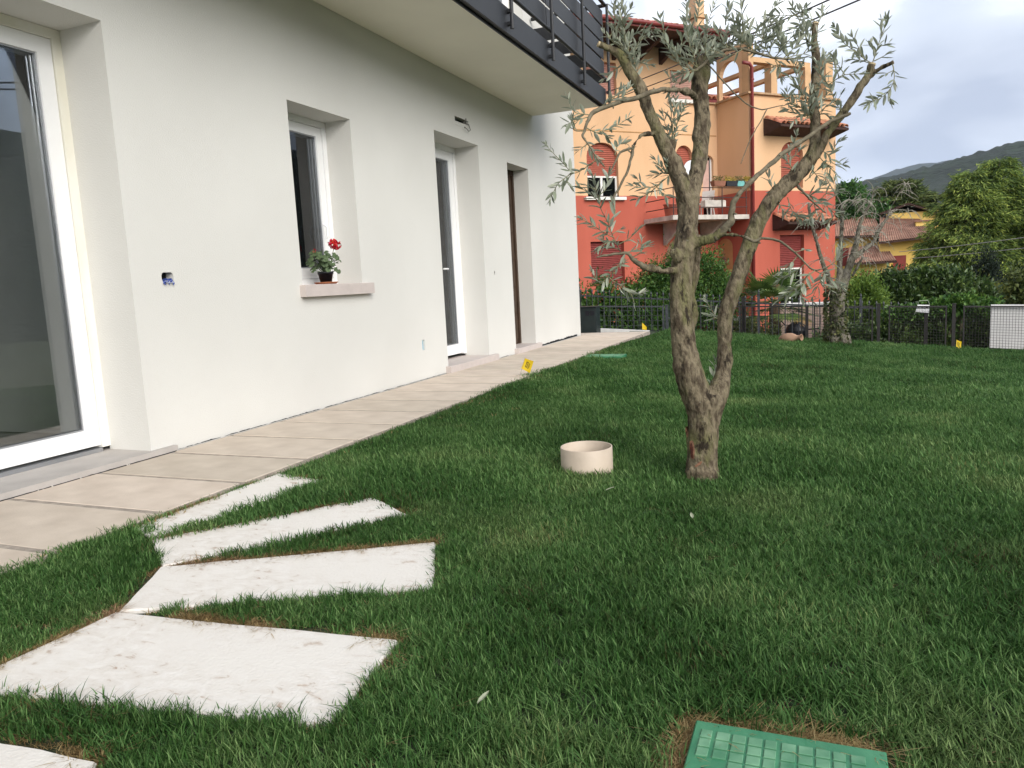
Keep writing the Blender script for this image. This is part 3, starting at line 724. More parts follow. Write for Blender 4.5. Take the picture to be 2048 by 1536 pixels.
x, y = scatter(.85, 6.3, -.5, 4.6, 1900); dc = np.hypot(x-3.7, y); az = np.arctan2(x-3.7, y)
infr = (az > -1.2) & (az < .42)
k = (dc < 3.2) & infr; region(x[k], y[k], 'near')
x, y = scatter(.85, 7.0, .8, 8.0, 760); dc = np.hypot(x-3.7, y); az = np.arctan2(x-3.7, y); k = (dc >= 3.2) & (dc < 6.4) & (az > -1.2) & (az < .42); 
# strip along the slabs keeps the fine tufts
region(x[k], y[k], 'mid')
x, y = scatter(.85, 9.8, -4, 13.3, 330); dc = np.hypot(x-3.7, y); az = np.arctan2(x-3.7, y); k = (dc >= 6.4) | (((az <= -1.2) | (az >= .42)) & (dc > .35)); region(x[k], y[k], 'far')
# thin straw lying along the cut edges of the slabs and the near lid
sx_, sy_ = [], []
for poly in [p_ for p_, _ in SLABS]+[LIDS[0]]:
    n = len(poly)
    for i in range(n):
        a, b = np.array(poly[i]), np.array(poly[(i+1) % n]); ln = np.linalg.norm(b-a); m = int(ln*(420 if far_edge(poly, i) else 40)); tt = RNG.random(m); nrm = np.array([b[1]-a[1], a[0]-b[0]])/ln
        c_ = np.mean(np.array(poly), 0); nrm = nrm if np.dot(nrm, (a+b)/2-c_) > 0 else -nrm
        pp = a+(b-a)*tt[:, None]+nrm*RNG.uniform(-.006, .03, (m, 1)); sx_.append(pp[:, 0]); sy_.append(pp[:, 1])
sx_ = np.concatenate(sx_); sy_ = np.concatenate(sy_); ok, _ = masks(sx_, sy_); 
keep = np.array([noise.noise(Vector((a*3.1, b*3.1, 4.))) > -.12 for a, b in zip(sx_, sy_)]) & ok
emit(sx_[keep], sy_[keep], [12, 13, 14, 15], RNG.uniform(.7, 1.2, keep.sum()))
px_ = np.concatenate(PX); py_ = np.concatenate(PY); pid = np.concatenate(PI_).astype(np.int32); ps = np.concatenate(PS).astype(np.float32)
pz = lawn_z(px_, py_)-.02
me = bpy.data.meshes.new('grass'); me.vertices.add(len(px_)); me.vertices.foreach_set('co', np.stack([px_, py_, pz], 1).astype(np.float32).ravel())
at_ = me.attributes.new('idx', 'INT', 'POINT'); at_.data.foreach_set('value', pid)
at_ = me.attributes.new('scl', 'FLOAT', 'POINT'); at_.data.foreach_set('value', ps)
rot = np.zeros((len(px_), 3), np.float32); rot[:, 2] = RNG.uniform(0, 6.283, len(px_)); th_ = rot[:, 2]; amp = .20+.14*np.array([noise.noise(Vector((a*1.7, b*1.7, 8.))) for a, b in zip(px_, py_)]); ax_, ay_ = -.25*amp, -1.0*amp; rot[:, 0] = ax_*np.cos(th_)+ay_*np.sin(th_)+RNG.normal(0, .08, len(px_)); rot[:, 1] = -ax_*np.sin(th_)+ay_*np.cos(th_)+RNG.normal(0, .08, len(px_))
at_ = me.attributes.new('rot', 'FLOAT_VECTOR', 'POINT'); at_.data.foreach_set('vector', rot.ravel())
me.update()
grass = bpy.data.objects.new('grass', me); C.objects.link(grass); tag(grass, 'mown green lawn grass around the stone steps', 'grass', kind='stuff')
ng = bpy.data.node_groups.new('grass_scatter', 'GeometryNodeTree')
ng.interface.new_socket('Geometry', in_out='INPUT', socket_type='NodeSocketGeometry'); ng.interface.new_socket('Geometry', in_out='OUTPUT', socket_type='NodeSocketGeometry')
gi = ng.nodes.new('NodeGroupInput'); go = ng.nodes.new('NodeGroupOutput'); ip = ng.nodes.new('GeometryNodeInstanceOnPoints'); ci = ng.nodes.new('GeometryNodeCollectionInfo')
ci.inputs['Collection'].default_value = GCOL; ci.inputs['Separate Children'].default_value = True; ci.inputs['Reset Children'].default_value = True
def named(n_, dt):
    a = ng.nodes.new('GeometryNodeInputNamedAttribute'); a.data_type = dt; a.inputs['Name'].default_value = n_; return a.outputs['Attribute']
lk = ng.links.new
lk(gi.outputs[0], ip.inputs['Points']); lk(ci.outputs[0], ip.inputs['Instance']); ip.inputs['Pick Instance'].default_value = True
lk(named('idx', 'INT'), ip.inputs['Instance Index']); lk(named('scl', 'FLOAT'), ip.inputs['Scale']); lk(named('rot', 'FLOAT_VECTOR'), ip.inputs['Rotation'])
lk(ip.outputs[0], go.inputs[0])
md = grass.modifiers.new('scatter', 'NODES'); md.node_group = ng
print('grass tufts', len(px_))
OLIVE_BRANCHES = {
 'trunk': [(3.201,3.44,-0.058,0.0853),(3.201,3.446,-0.012,0.0819),(3.2,3.454,0.045,0.0772),(3.204,3.473,0.159,0.0761),(3.21,3.49,0.261,0.0807),(3.221,3.504,0.329,0.0899),(3.227,3.512,0.363,0.0784)],
 'stemL': [(3.202,3.488,0.273,0.0692),(3.18,3.48,0.356,0.0759),(3.155,3.462,0.451,0.0732),(3.136,3.467,0.543,0.064),(3.123,3.475,0.634,0.0594),(3.114,3.489,0.759,0.0537),(3.112,3.519,0.895,0.055),(3.118,3.536,0.996,0.055),(3.131,3.564,1.075,0.0575),(3.137,3.594,1.19,0.0496),(3.137,3.606,1.269,0.0576)],
 'stemL2': [(3.169,3.627,1.098,0.0233),(3.158,3.621,0.937,0.0281),(3.141,3.597,0.822,0.0211),(3.156,3.591,0.734,0.0234),(3.143,3.564,0.661,0.0198),(3.156,3.541,0.546,0.0233),(3.179,3.523,0.431,0.0302),(3.207,3.509,0.328,0.037)],
 'limbLL': [(3.139,3.605,1.258,0.0507),(3.107,3.604,1.346,0.045),(3.072,3.603,1.433,0.0392),(3.033,3.578,1.523,0.0332),(3.001,3.565,1.602,0.0286),(2.971,3.553,1.681,0.0296),(2.942,3.543,1.768,0.0318),(2.906,3.526,1.831,0.0261),(2.874,3.512,1.899,0.0249),(2.85,3.495,1.927,0.0214),(2.817,3.473,1.943,0.0157),(2.78,3.449,1.96,0.0141)],
 'limbLR': [(3.141,3.606,1.258,0.0461),(3.158,3.658,1.347,0.0419),(3.174,3.698,1.422,0.0398),(3.181,3.736,1.518,0.04),(3.186,3.763,1.613,0.0413),(3.182,3.773,1.695,0.0389),(3.173,3.783,1.788,0.0425),(3.177,3.793,1.847,0.0413),(3.18,3.813,1.901,0.0379),(3.182,3.818,1.931,0.0308)],
 'stemR': [(3.238,3.508,0.305,0.0623),(3.27,3.531,0.377,0.053),(3.286,3.572,0.46,0.0394),(3.293,3.604,0.585,0.0361),(3.293,3.62,0.7,0.0372),(3.306,3.635,0.763,0.0395),(3.334,3.658,0.847,0.0407),(3.363,3.684,0.937,0.0407),(3.389,3.706,1.017,0.0395),(3.417,3.729,1.096,0.0419),(3.438,3.746,1.152,0.0395),(3.477,3.771,1.219,0.0395),(3.528,3.801,1.281,0.0395),(3.582,3.831,1.333,0.0384),(3.631,3.859,1.383,0.0372),(3.665,3.88,1.434,0.0326),(3.683,3.895,1.488,0.0279)],
 'limbRA': [(3.674,3.886,1.45,0.0279),(3.68,3.928,1.568,0.0246),(3.671,3.95,1.675,0.0235),(3.677,3.979,1.782,0.0223),(3.681,4.007,1.889,0.0212),(3.674,4.029,1.986,0.0177),(3.678,4.053,2.064,0.0166)],
 'limbRB': [(3.653,3.86,1.404,0.0278),(3.693,3.861,1.449,0.0219),(3.725,3.862,1.514,0.0195),(3.761,3.873,1.565,0.0206),(3.798,3.885,1.613,0.0205),(3.836,3.897,1.667,0.0205),(3.869,3.907,1.719,0.0204),(3.902,3.917,1.769,0.0192),(3.916,3.919,1.815,0.0176)],
 'stub': [(3.912,3.921,1.764,0.0136),(3.932,3.909,1.778,0.0112),(3.959,3.9,1.791,0.0103),(4.002,3.887,1.803,0.0093)],
 'boughC': [(3.132,3.55,1.052,0.0321),(3.196,3.546,1.064,0.0227),(3.259,3.541,1.077,0.0203),(3.297,3.539,1.105,0.019),(3.33,3.535,1.138,0.0178),(3.337,3.533,1.178,0.0144),(3.352,3.536,1.234,0.0128),(3.381,3.554,1.274,0.0111),(3.432,3.582,1.324,0.0111),(3.484,3.622,1.372,0.0107),(3.539,3.663,1.424,0.0107),(3.607,3.709,1.472,0.01),(3.679,3.757,1.523,0.0094),(3.745,3.802,1.568,0.009),(3.824,3.838,1.595,0.0067)],
 'boughD': [(3.167,3.706,1.726,0.0162),(3.154,3.614,1.732,0.0125),(3.106,3.541,1.738,0.0112),(3.06,3.5,1.736,0.0102),(3.009,3.454,1.721,0.0106),(2.958,3.408,1.698,0.011),(2.886,3.343,1.673,0.0096),(2.82,3.289,1.647,0.0095),(2.787,3.25,1.617,0.0097),(2.782,3.233,1.59,0.0075),(2.769,3.21,1.547,0.006),(2.765,3.194,1.52,0.0051),(2.791,3.189,1.485,0.0036),(2.827,3.194,1.422,0.0032),(2.856,3.201,1.387,0.0025)],
 'boughE': [(3.001,3.537,1.558,0.0114),(2.959,3.475,1.549,0.0081),(2.929,3.433,1.501,0.0076),(2.923,3.412,1.449,0.0067),(2.907,3.396,1.383,0.0062),(2.88,3.378,1.334,0.0058),(2.86,3.363,1.291,0.0053),(2.839,3.348,1.242,0.0036)],
 'boughE2': [(2.927,3.431,1.494,0.0054),(2.882,3.387,1.469,0.0053),(2.859,3.348,1.417,0.004),(2.841,3.323,1.367,0.0026)],
 'boughF': [(3.096,3.486,0.939,0.0182),(3.048,3.412,0.942,0.0152),(3.015,3.367,0.95,0.0144),(2.976,3.321,0.965,0.0141),(2.944,3.29,0.993,0.0101),(2.926,3.275,1.02,0.0078),(2.888,3.249,1.024,0.0056),(2.837,3.205,1.016,0.005),(2.81,3.182,1.011,0.0032)],
 'knob': [(3.114,3.489,0.985,0.0317),(3.099,3.476,1.012,0.0294),(3.09,3.464,1.031,0.0203)],
 'boughH': [(3.286,3.532,1.086,0.0101),(3.34,3.51,1.083,0.008),(3.396,3.498,1.068,0.007),(3.437,3.49,1.048,0.0065),(3.47,3.494,1.059,0.0056),(3.526,3.483,1.046,0.0054),(3.575,3.455,1.016,0.0049),(3.613,3.432,0.976,0.0042),(3.645,3.407,0.939,0.0038),(3.682,3.385,0.908,0.0033),(3.728,3.384,0.918,0.0025)],
 'boughH2': [(3.418,3.494,1.058,0.0052),(3.46,3.509,1.038,0.0039)],
 'boughJ': [(3.106,3.612,1.777,0.005),(3.141,3.629,1.798,0.0064),(3.195,3.648,1.846,0.0068),(3.256,3.68,1.894,0.0068),(3.309,3.716,1.919,0.0068),(3.366,3.74,1.92,0.0064),(3.422,3.772,1.904,0.0059),(3.481,3.804,1.886,0.0055),(3.541,3.839,1.876,0.0046),(3.613,3.89,1.875,0.0032)],
 'boughK': [(3.202,3.699,1.877,0.0037),(3.226,3.685,1.863,0.0034),(3.301,3.657,1.764,0.0032),(3.355,3.649,1.7,0.0031),(3.407,3.641,1.649,0.0029),(3.455,3.647,1.627,0.0029),(3.488,3.65,1.627,0.0024),(3.548,3.665,1.637,0.0018)],
 'boughK2': [(3.482,3.646,1.623,0.0027),(3.448,3.612,1.555,0.0024),(3.425,3.585,1.511,0.0022),(3.403,3.557,1.456,0.0022),(3.38,3.526,1.385,0.0015)],
 'boughI': [(3.606,3.803,1.296,0.0081),(3.631,3.743,1.259,0.0054),(3.669,3.708,1.215,0.0045),(3.721,3.678,1.159,0.0035)],
 'spur': [(3.07,3.617,1.54,0.0208),(3.062,3.627,1.482,0.0186),(3.079,3.616,1.434,0.0185)],
}
OLIVE_SHOOTS = [
 [(2.864,3.502,1.935),(2.854,3.481,2.016),(2.855,3.456,2.135)],
 [(2.885,3.511,1.934),(2.896,3.478,2.03),(2.895,3.447,2.105)],
 [(2.896,3.512,1.911),(2.913,3.517,1.991),(2.962,3.532,2.012)],
 [(2.875,3.506,1.934),(2.833,3.467,1.974),(2.812,3.447,1.997)],
 [(2.9,3.52,1.88),(2.944,3.504,1.944),(2.98,3.496,1.982)],
 [(2.891,3.519,1.827),(2.894,3.52,1.913),(2.886,3.516,1.989)],
 [(2.906,3.529,1.849),(2.934,3.575,1.91),(2.917,3.593,1.96)],
 [(2.931,3.542,1.794),(2.921,3.562,1.854),(2.929,3.586,1.906)],
 [(2.877,3.505,1.916),(2.86,3.531,2.007),(2.889,3.574,2.09)],
 [(2.912,3.53,1.837),(2.91,3.517,1.889),(2.87,3.481,1.96)],
 [(2.864,3.332,1.664),(2.905,3.353,1.694),(2.925,3.366,1.729)],
 [(2.844,3.323,1.661),(2.882,3.328,1.702),(2.9,3.33,1.717)],
 [(2.785,3.249,1.617),(2.733,3.202,1.626),(2.714,3.177,1.679)],
 [(2.781,3.246,1.609),(2.751,3.212,1.595),(2.709,3.166,1.577)],
 [(2.82,3.29,1.649),(2.851,3.291,1.679)],
 [(2.775,3.215,1.561),(2.815,3.251,1.541),(2.868,3.304,1.564),(2.925,3.365,1.603)],
 [(2.767,3.21,1.547),(2.729,3.206,1.551),(2.708,3.22,1.601)],
 [(2.765,3.193,1.518),(2.781,3.207,1.487),(2.816,3.233,1.429)],
 [(2.827,3.194,1.422),(2.773,3.186,1.392),(2.719,3.177,1.376),(2.663,3.183,1.434),(2.606,3.192,1.5)],
 [(2.713,3.174,1.374),(2.669,3.119,1.322),(2.647,3.078,1.267)],
 [(2.719,3.177,1.376),(2.702,3.156,1.344),(2.714,3.15,1.317)],
 [(2.781,3.207,1.491),(2.751,3.195,1.468)],
 [(2.825,3.256,1.547),(2.853,3.272,1.519)],
 [(2.857,3.376,1.46),(2.866,3.401,1.505),(2.887,3.421,1.519)],
 [(2.882,3.387,1.469),(2.906,3.409,1.476)],
 [(2.899,3.254,1.03),(2.88,3.222,1.092),(2.864,3.19,1.155),(2.843,3.149,1.235),(2.833,3.117,1.303),(2.827,3.098,1.342)],
 [(2.843,3.149,1.239),(2.793,3.139,1.282),(2.763,3.133,1.302)],
 [(2.837,3.151,1.264),(2.867,3.176,1.305),(2.875,3.193,1.351)],
 [(2.839,3.117,1.286),(2.799,3.102,1.308)],
 [(2.88,3.222,1.092),(2.839,3.187,1.115),(2.788,3.142,1.158),(2.767,3.124,1.173)],
 [(2.884,3.222,1.081),(2.835,3.195,1.062),(2.816,3.183,1.048)],
 [(2.896,3.224,1.059),(2.95,3.22,1.087),(2.985,3.216,1.12)],
 [(2.896,3.255,1.039),(2.856,3.259,1.058),(2.817,3.267,1.092)],
 [(2.866,3.191,1.153),(2.887,3.224,1.197),(2.876,3.238,1.235)],
 [(2.914,3.271,1.027),(2.955,3.289,1.036),(2.999,3.31,1.05)],
 [(2.936,3.288,1.004),(2.975,3.295,1.024),(2.986,3.293,1.076)],
 [(2.874,3.222,1.107),(2.904,3.254,1.128)],
 [(2.914,3.269,1.012),(2.87,3.245,0.954),(2.813,3.215,0.897),(2.78,3.211,0.948)],
 [(2.843,3.23,0.927),(2.888,3.267,0.883),(2.929,3.299,0.846),(2.972,3.335,0.847)],
 [(2.929,3.299,0.846),(2.938,3.31,0.807)],
 [(2.878,3.249,0.96),(2.904,3.261,0.978)],
 [(3.07,3.595,1.387),(2.998,3.544,1.328),(2.899,3.489,1.332)],
 [(3.02,3.554,1.336),(2.966,3.529,1.294),(2.923,3.512,1.274)],
 [(2.998,3.544,1.333),(3.038,3.548,1.289),(3.053,3.549,1.272)],
 [(2.955,3.53,1.331),(2.921,3.501,1.363)],
 [(3.07,3.594,1.376),(3.03,3.568,1.411),(2.996,3.547,1.449)],
 [(3.077,3.594,1.362),(3.041,3.595,1.39),(2.979,3.586,1.379)],
 [(3.073,3.595,1.38),(3.054,3.565,1.43)],
 [(3.066,3.631,1.493),(3.078,3.593,1.597),(3.101,3.552,1.713)],
 [(3.066,3.632,1.505),(3.043,3.642,1.587),(3.021,3.65,1.663)],
 [(3.074,3.617,1.524),(3.102,3.614,1.62),(3.134,3.616,1.678)],
 [(3.07,3.62,1.558),(3.065,3.632,1.661),(3.059,3.639,1.73)],
 [(3.086,3.596,1.597),(3.112,3.608,1.629),(3.117,3.613,1.673)],
 [(3.072,3.619,1.547),(3.047,3.603,1.547)],
 [(3.078,3.626,1.576),(3.108,3.654,1.577)],
 [(3.185,3.643,1.844),(3.156,3.601,1.957),(3.152,3.558,2.113)],
 [(3.173,3.81,1.896),(3.162,3.807,2.055),(3.173,3.812,2.188)],
 [(3.185,3.643,1.844),(3.12,3.592,1.891),(3.079,3.556,1.936),(3.037,3.522,1.976)],
 [(3.177,3.813,1.908),(3.198,3.846,2.014),(3.209,3.873,2.11),(3.239,3.908,2.205)],
 [(3.174,3.637,1.834),(3.124,3.602,1.844),(3.099,3.584,1.872)],
 [(3.184,3.814,1.896),(3.24,3.829,1.949),(3.296,3.844,1.989)],
 [(3.199,3.649,1.844),(3.239,3.688,1.897),(3.246,3.716,1.972)],
 [(3.164,3.632,1.83),(3.13,3.611,1.873),(3.111,3.598,1.91)],
 [(3.173,3.813,1.92),(3.146,3.813,1.992),(3.124,3.823,2.11)],
 [(3.162,3.807,1.908),(3.122,3.814,1.946),(3.124,3.841,2.002)],
 [(3.187,3.642,1.833),(3.117,3.573,1.81)],
 [(3.204,3.7,1.883),(3.218,3.687,1.926),(3.197,3.651,1.985)],
 [(3.12,3.619,1.783),(3.081,3.588,1.782),(3.062,3.571,1.814)],
 [(3.099,3.54,1.754),(3.073,3.535,1.735)],
 [(3.309,3.716,1.919),(3.302,3.728,1.988),(3.297,3.741,2.058)],
 [(3.362,3.738,1.921),(3.375,3.723,2.018),(3.372,3.701,2.118)],
 [(3.403,3.765,1.91),(3.429,3.768,1.978),(3.472,3.777,2.038),(3.527,3.788,2.112)],
 [(3.424,3.772,1.904),(3.384,3.736,1.955),(3.344,3.701,2.0)],
 [(3.481,3.804,1.886),(3.498,3.815,1.958),(3.521,3.828,2.027)],
 [(3.508,3.814,1.88),(3.562,3.799,1.932),(3.594,3.79,1.961)],
 [(3.541,3.839,1.876),(3.592,3.878,1.926),(3.617,3.906,1.98)],
 [(3.455,3.795,1.894),(3.464,3.828,1.956),(3.428,3.849,2.026)],
 [(3.529,3.833,1.875),(3.613,3.91,1.898),(3.666,3.963,1.93)],
 [(3.341,3.729,1.919),(3.284,3.725,1.958),(3.266,3.738,2.018)],
 [(3.487,3.807,1.885),(3.528,3.843,1.855),(3.48,3.845,1.841)],
 [(3.681,3.97,1.936),(3.645,3.932,1.965),(3.607,3.87,2.052),(3.583,3.837,2.09)],
 [(3.678,4.049,2.035),(3.637,4.023,2.069),(3.606,4.001,2.124)],
 [(3.68,4.053,2.054),(3.702,4.087,2.099),(3.711,4.119,2.152)],
 [(3.392,3.761,1.915),(3.402,3.788,1.977),(3.39,3.81,2.05)],
 [(3.445,3.791,1.899),(3.403,3.771,1.929),(3.361,3.751,1.963)],
 [(3.497,3.81,1.88),(3.464,3.827,1.934),(3.473,3.87,2.009)],
 [(3.571,3.85,1.872),(3.539,3.85,1.927),(3.528,3.857,1.982)],
 [(3.32,3.72,1.918),(3.35,3.756,1.966),(3.338,3.769,2.011)],
 [(3.403,3.765,1.91),(3.457,3.774,1.932),(3.5,3.781,1.966)],
 [(3.372,3.742,1.92),(3.332,3.703,1.89),(3.282,3.66,1.883)],
 [(3.561,3.846,1.875),(3.614,3.859,1.853),(3.614,3.851,1.818)],
 [(3.681,3.972,1.947),(3.647,3.943,1.967),(3.638,3.925,2.012)],
 [(3.677,4.005,1.889),(3.637,3.985,1.908),(3.616,3.963,1.87)],
 [(3.677,3.974,1.747),(3.712,4.03,1.817),(3.703,4.063,1.888),(3.672,4.09,1.961)],
 [(3.673,3.931,1.608),(3.613,3.896,1.661),(3.545,3.855,1.707)],
 [(3.673,3.931,1.608),(3.635,3.87,1.698),(3.589,3.812,1.765)],
 [(3.673,3.931,1.608),(3.665,3.899,1.677),(3.656,3.872,1.733)],
 [(3.678,3.932,1.608),(3.721,3.93,1.654),(3.768,3.931,1.663)],
 [(3.678,3.933,1.615),(3.703,3.977,1.698),(3.736,4.005,1.727)],
 [(3.669,3.929,1.608),(3.602,3.891,1.633),(3.553,3.864,1.656)],
 [(3.627,3.865,1.687),(3.606,3.845,1.774),(3.585,3.827,1.843)],
 [(3.673,3.931,1.613),(3.626,3.89,1.629),(3.588,3.846,1.595)],
 [(3.673,3.931,1.613),(3.62,3.96,1.693),(3.593,3.975,1.736)],
 [(3.673,3.931,1.608),(3.691,3.939,1.666),(3.686,3.938,1.711)],
 [(3.613,3.896,1.661),(3.57,3.864,1.683),(3.56,3.85,1.726)],
 [(3.673,3.931,1.608),(3.71,3.926,1.625),(3.732,3.921,1.612)],
 [(3.801,3.884,1.601),(3.762,3.837,1.663),(3.73,3.795,1.724),(3.701,3.761,1.763),(3.686,3.735,1.806)],
 [(3.732,3.796,1.724),(3.801,3.795,1.756),(3.865,3.793,1.755)],
 [(3.801,3.795,1.756),(3.777,3.798,1.798),(3.756,3.799,1.832)],
 [(3.766,3.838,1.656),(3.786,3.835,1.681)],
 [(3.743,4.01,1.745),(3.699,3.97,1.754)],
 [(3.918,3.919,1.814),(3.865,3.9,1.856),(3.823,3.885,1.891),(3.792,3.874,1.926),(3.76,3.866,1.984)],
 [(3.918,3.92,1.819),(3.937,3.915,1.881),(3.956,3.912,1.93),(3.973,3.906,1.989)],
 [(3.911,3.917,1.815),(3.877,3.926,1.839),(3.834,3.931,1.847)],
 [(3.924,3.924,1.827),(3.958,3.921,1.839),(3.978,3.919,1.848)],
 [(3.931,3.909,1.859),(3.906,3.903,1.894)],
 [(3.941,3.916,1.881),(3.985,3.951,1.904)],
 [(3.996,3.883,1.794),(4.005,3.87,1.732),(3.995,3.854,1.695),(3.964,3.829,1.656),(3.913,3.795,1.631)],
 [(3.974,3.835,1.67),(3.994,3.858,1.636)],
 [(4.002,3.882,1.767),(3.965,3.861,1.747)],
 [(3.7,3.865,1.46),(3.742,3.862,1.428),(3.763,3.861,1.47),(3.784,3.863,1.49)],
 [(3.732,3.858,1.433),(3.753,3.854,1.386),(3.797,3.864,1.378)],
 [(3.7,3.86,1.421),(3.732,3.83,1.358),(3.721,3.791,1.306)],
 [(3.636,3.819,1.317),(3.679,3.834,1.353),(3.717,3.847,1.373)],
 [(3.721,3.852,1.395),(3.759,3.842,1.346),(3.768,3.837,1.329)],
 [(3.668,3.831,1.365),(3.7,3.858,1.32)],
 [(3.613,3.808,1.312),(3.584,3.819,1.361),(3.57,3.849,1.445),(3.595,3.899,1.535)],
 [(3.528,3.8,1.274),(3.498,3.79,1.298),(3.477,3.787,1.357)],
 [(3.631,3.743,1.259),(3.701,3.722,1.218),(3.762,3.692,1.156),(3.802,3.683,1.142)],
 [(3.617,3.737,1.26),(3.663,3.738,1.245),(3.711,3.744,1.281)],
 [(3.561,3.81,1.249),(3.594,3.785,1.165),(3.641,3.78,1.125)],
 [(3.507,3.79,1.263),(3.529,3.773,1.21),(3.569,3.765,1.17),(3.663,3.763,1.136)],
 [(3.58,3.821,1.384),(3.55,3.799,1.418)],
 [(3.573,3.847,1.422),(3.613,3.891,1.469)],
 [(3.701,3.722,1.218),(3.731,3.72,1.248),(3.772,3.718,1.255)],
 [(3.669,3.739,1.233),(3.68,3.706,1.175),(3.66,3.666,1.13)],
 [(3.721,3.728,1.195),(3.701,3.733,1.153)],
 [(3.762,3.692,1.15),(3.732,3.674,1.103),(3.721,3.665,1.071)],
 [(3.645,3.407,0.939),(3.604,3.414,0.904),(3.544,3.42,0.875)],
 [(3.682,3.385,0.908),(3.644,3.355,0.871),(3.626,3.329,0.811),(3.668,3.334,0.785)],
 [(3.728,3.384,0.918),(3.705,3.39,0.868),(3.675,3.398,0.803)],
 [(3.615,3.433,0.974),(3.58,3.419,0.936),(3.557,3.41,0.906)],
 [(3.682,3.385,0.908),(3.73,3.417,0.876),(3.783,3.451,0.838)],
 [(3.663,3.376,0.901),(3.605,3.364,0.836),(3.543,3.35,0.793)],
 [(3.701,3.389,0.868),(3.74,3.395,0.825)],
 [(3.625,3.374,0.851),(3.578,3.32,0.824)],
 [(3.728,3.384,0.918),(3.762,3.384,0.946),(3.776,3.379,0.985)],
 [(3.604,3.43,0.987),(3.642,3.463,0.996)],
 [(3.242,3.518,0.362),(3.245,3.559,0.438),(3.252,3.6,0.51)],
 [(3.272,3.612,0.701),(3.234,3.624,0.743),(3.201,3.64,0.795)],
 [(3.272,3.612,0.705),(3.23,3.587,0.722)],
]
BARE_BRANCHES = {
 'trunk': [(3.976,12.761,-0.328,0.1796),(3.961,12.781,-0.141,0.1484),(3.946,12.809,0.091,0.1406),(3.953,12.845,0.323,0.1406),(3.974,12.887,0.554,0.1484),(3.995,12.913,0.668,0.1484)],
 'limb_a': [(3.923,12.861,0.518,0.1172),(3.813,12.745,0.78,0.0658),(3.726,12.693,1.045,0.054),(3.647,12.648,1.337,0.0461),(3.575,12.66,1.63,0.0422),(3.538,12.686,1.913,0.0345)],
 'limb_b': [(3.981,12.896,0.592,0.1015),(3.995,13.007,0.939,0.0627),(4.01,13.124,1.328,0.0551),(4.024,13.174,1.639,0.0473),(4.008,13.202,1.874,0.0315),(3.935,13.195,2.034,0.0236),(3.81,13.176,2.259,0.0158)],
 'limb_c': [(4.024,12.908,0.551,0.125),(4.096,12.976,0.817,0.0976),(4.18,12.992,1.067,0.0894),(4.234,12.995,1.309,0.0658),(4.262,13.034,1.499,0.0503),(4.333,13.091,1.686,0.0387),(4.433,13.159,1.872,0.031),(4.468,13.201,2.062,0.0232)],
 'limb_d': [(4.139,13.019,0.993,0.0781),(4.36,13.245,1.169,0.0567),(4.483,13.418,1.259,0.0516),(4.556,13.471,1.42,0.0477),(4.648,13.586,1.575,0.0399),(4.741,13.698,1.707,0.036),(4.859,13.755,1.764,0.024),(5.0,13.811,1.749,0.016)],
 'limb_e': [(4.171,12.89,0.76,0.0387),(4.245,12.832,0.909,0.0345),(4.306,12.821,1.035,0.0306)],
 'limb_f': [(4.527,13.448,1.343,0.0238),(4.491,13.346,1.497,0.0197),(4.396,13.3,1.447,0.0158),(4.301,13.266,1.484,0.0118)],
 'limb_g': [(4.648,13.586,1.575,0.0239),(4.799,13.749,1.886,0.02),(4.888,13.807,2.04,0.016),(4.976,13.863,2.17,0.012)],
 'limb_h': [(4.024,13.174,1.639,0.0236),(4.078,13.118,1.846,0.0195),(4.165,13.164,1.919,0.0156),(4.252,13.188,1.837,0.0125)],
 'limb_i': [(4.333,13.091,1.686,0.0194),(4.237,13.021,1.856,0.0154),(4.285,12.996,1.925,0.0123),(4.377,13.029,1.89,0.0092)],
}
# ================================================================== olive tree
def smooth_path(pts, rad, sub=5):
    """Catmull-Rom through points"""
    P = [np.array(p[:3]) for p in pts]; R = list(rad); out = []; ro = []
    for i in range(len(P)-1):
        p0, p1, p2, p3 = P[max(i-1, 0)], P[i], P[i+1], P[min(i+2, len(P)-1)]
        for k in range(sub):
            t = k/sub; out.append(.5*((2*p1)+(-p0+p2)*t+(2*p0-5*p1+4*p2-p3)*t*t+(-p0+3*p1-3*p2+p3)*t**3)); ro.append(lerp(R[i], R[i+1], t))
    out.append(P[-1]); ro.append(R[-1]); return out, ro
def fuse(mb, voxel):
    me = bpy.data.meshes.new('tmp'); me.from_pydata([tuple(v) for v in mb.v], [], mb.f); me.update()
    o = bpy.data.objects.new('tmp', me); C.objects.link(o)
    md = o.modifiers.new('r', 'REMESH'); md.mode = 'VOXEL'; md.voxel_size = voxel; md.use_smooth_shade = True
    sm = o.modifiers.new('s', 'SMOOTH'); sm.iterations = 5; sm.factor = .5
    dg = bpy.context.evaluated_depsgraph_get(); m2 = bpy.data.meshes.new_from_object(o.evaluated_get(dg)); bpy.data.objects.remove(o); bpy.data.meshes.remove(me)
    return m2
def roughen(me, amp, ridge=.0):
    n = len(me.vertices); co = np.empty(n*3, np.float32); me.vertices.foreach_get('co', co); co = co.reshape(-1, 3)
    no = np.empty(n*3, np.float32); me.vertices.foreach_get('normal', no); no = no.reshape(-1, 3)
    d = np.empty(n)
    for i in range(n):
        x, y, z = co[i]
        v = noise.fractal(Vector((x*14, y*14, z*5)), .8, 2.0, 4)*.5+.7*noise.noise(Vector((x*52, y*52, z*26)))
        k = noise.noise(Vector((x*9+5, y*9, z*9))); 
        if k > .32: v += (k-.32)*4.5
        k = noise.noise(Vector((x*17+9, y*17, z*12+3)))
        if k < -.38: v += (k+.38)*4
        d[i] = v
    co += no*(amp*d)[:, None]; me.vertices.foreach_set('co', co.ravel()); me.update()
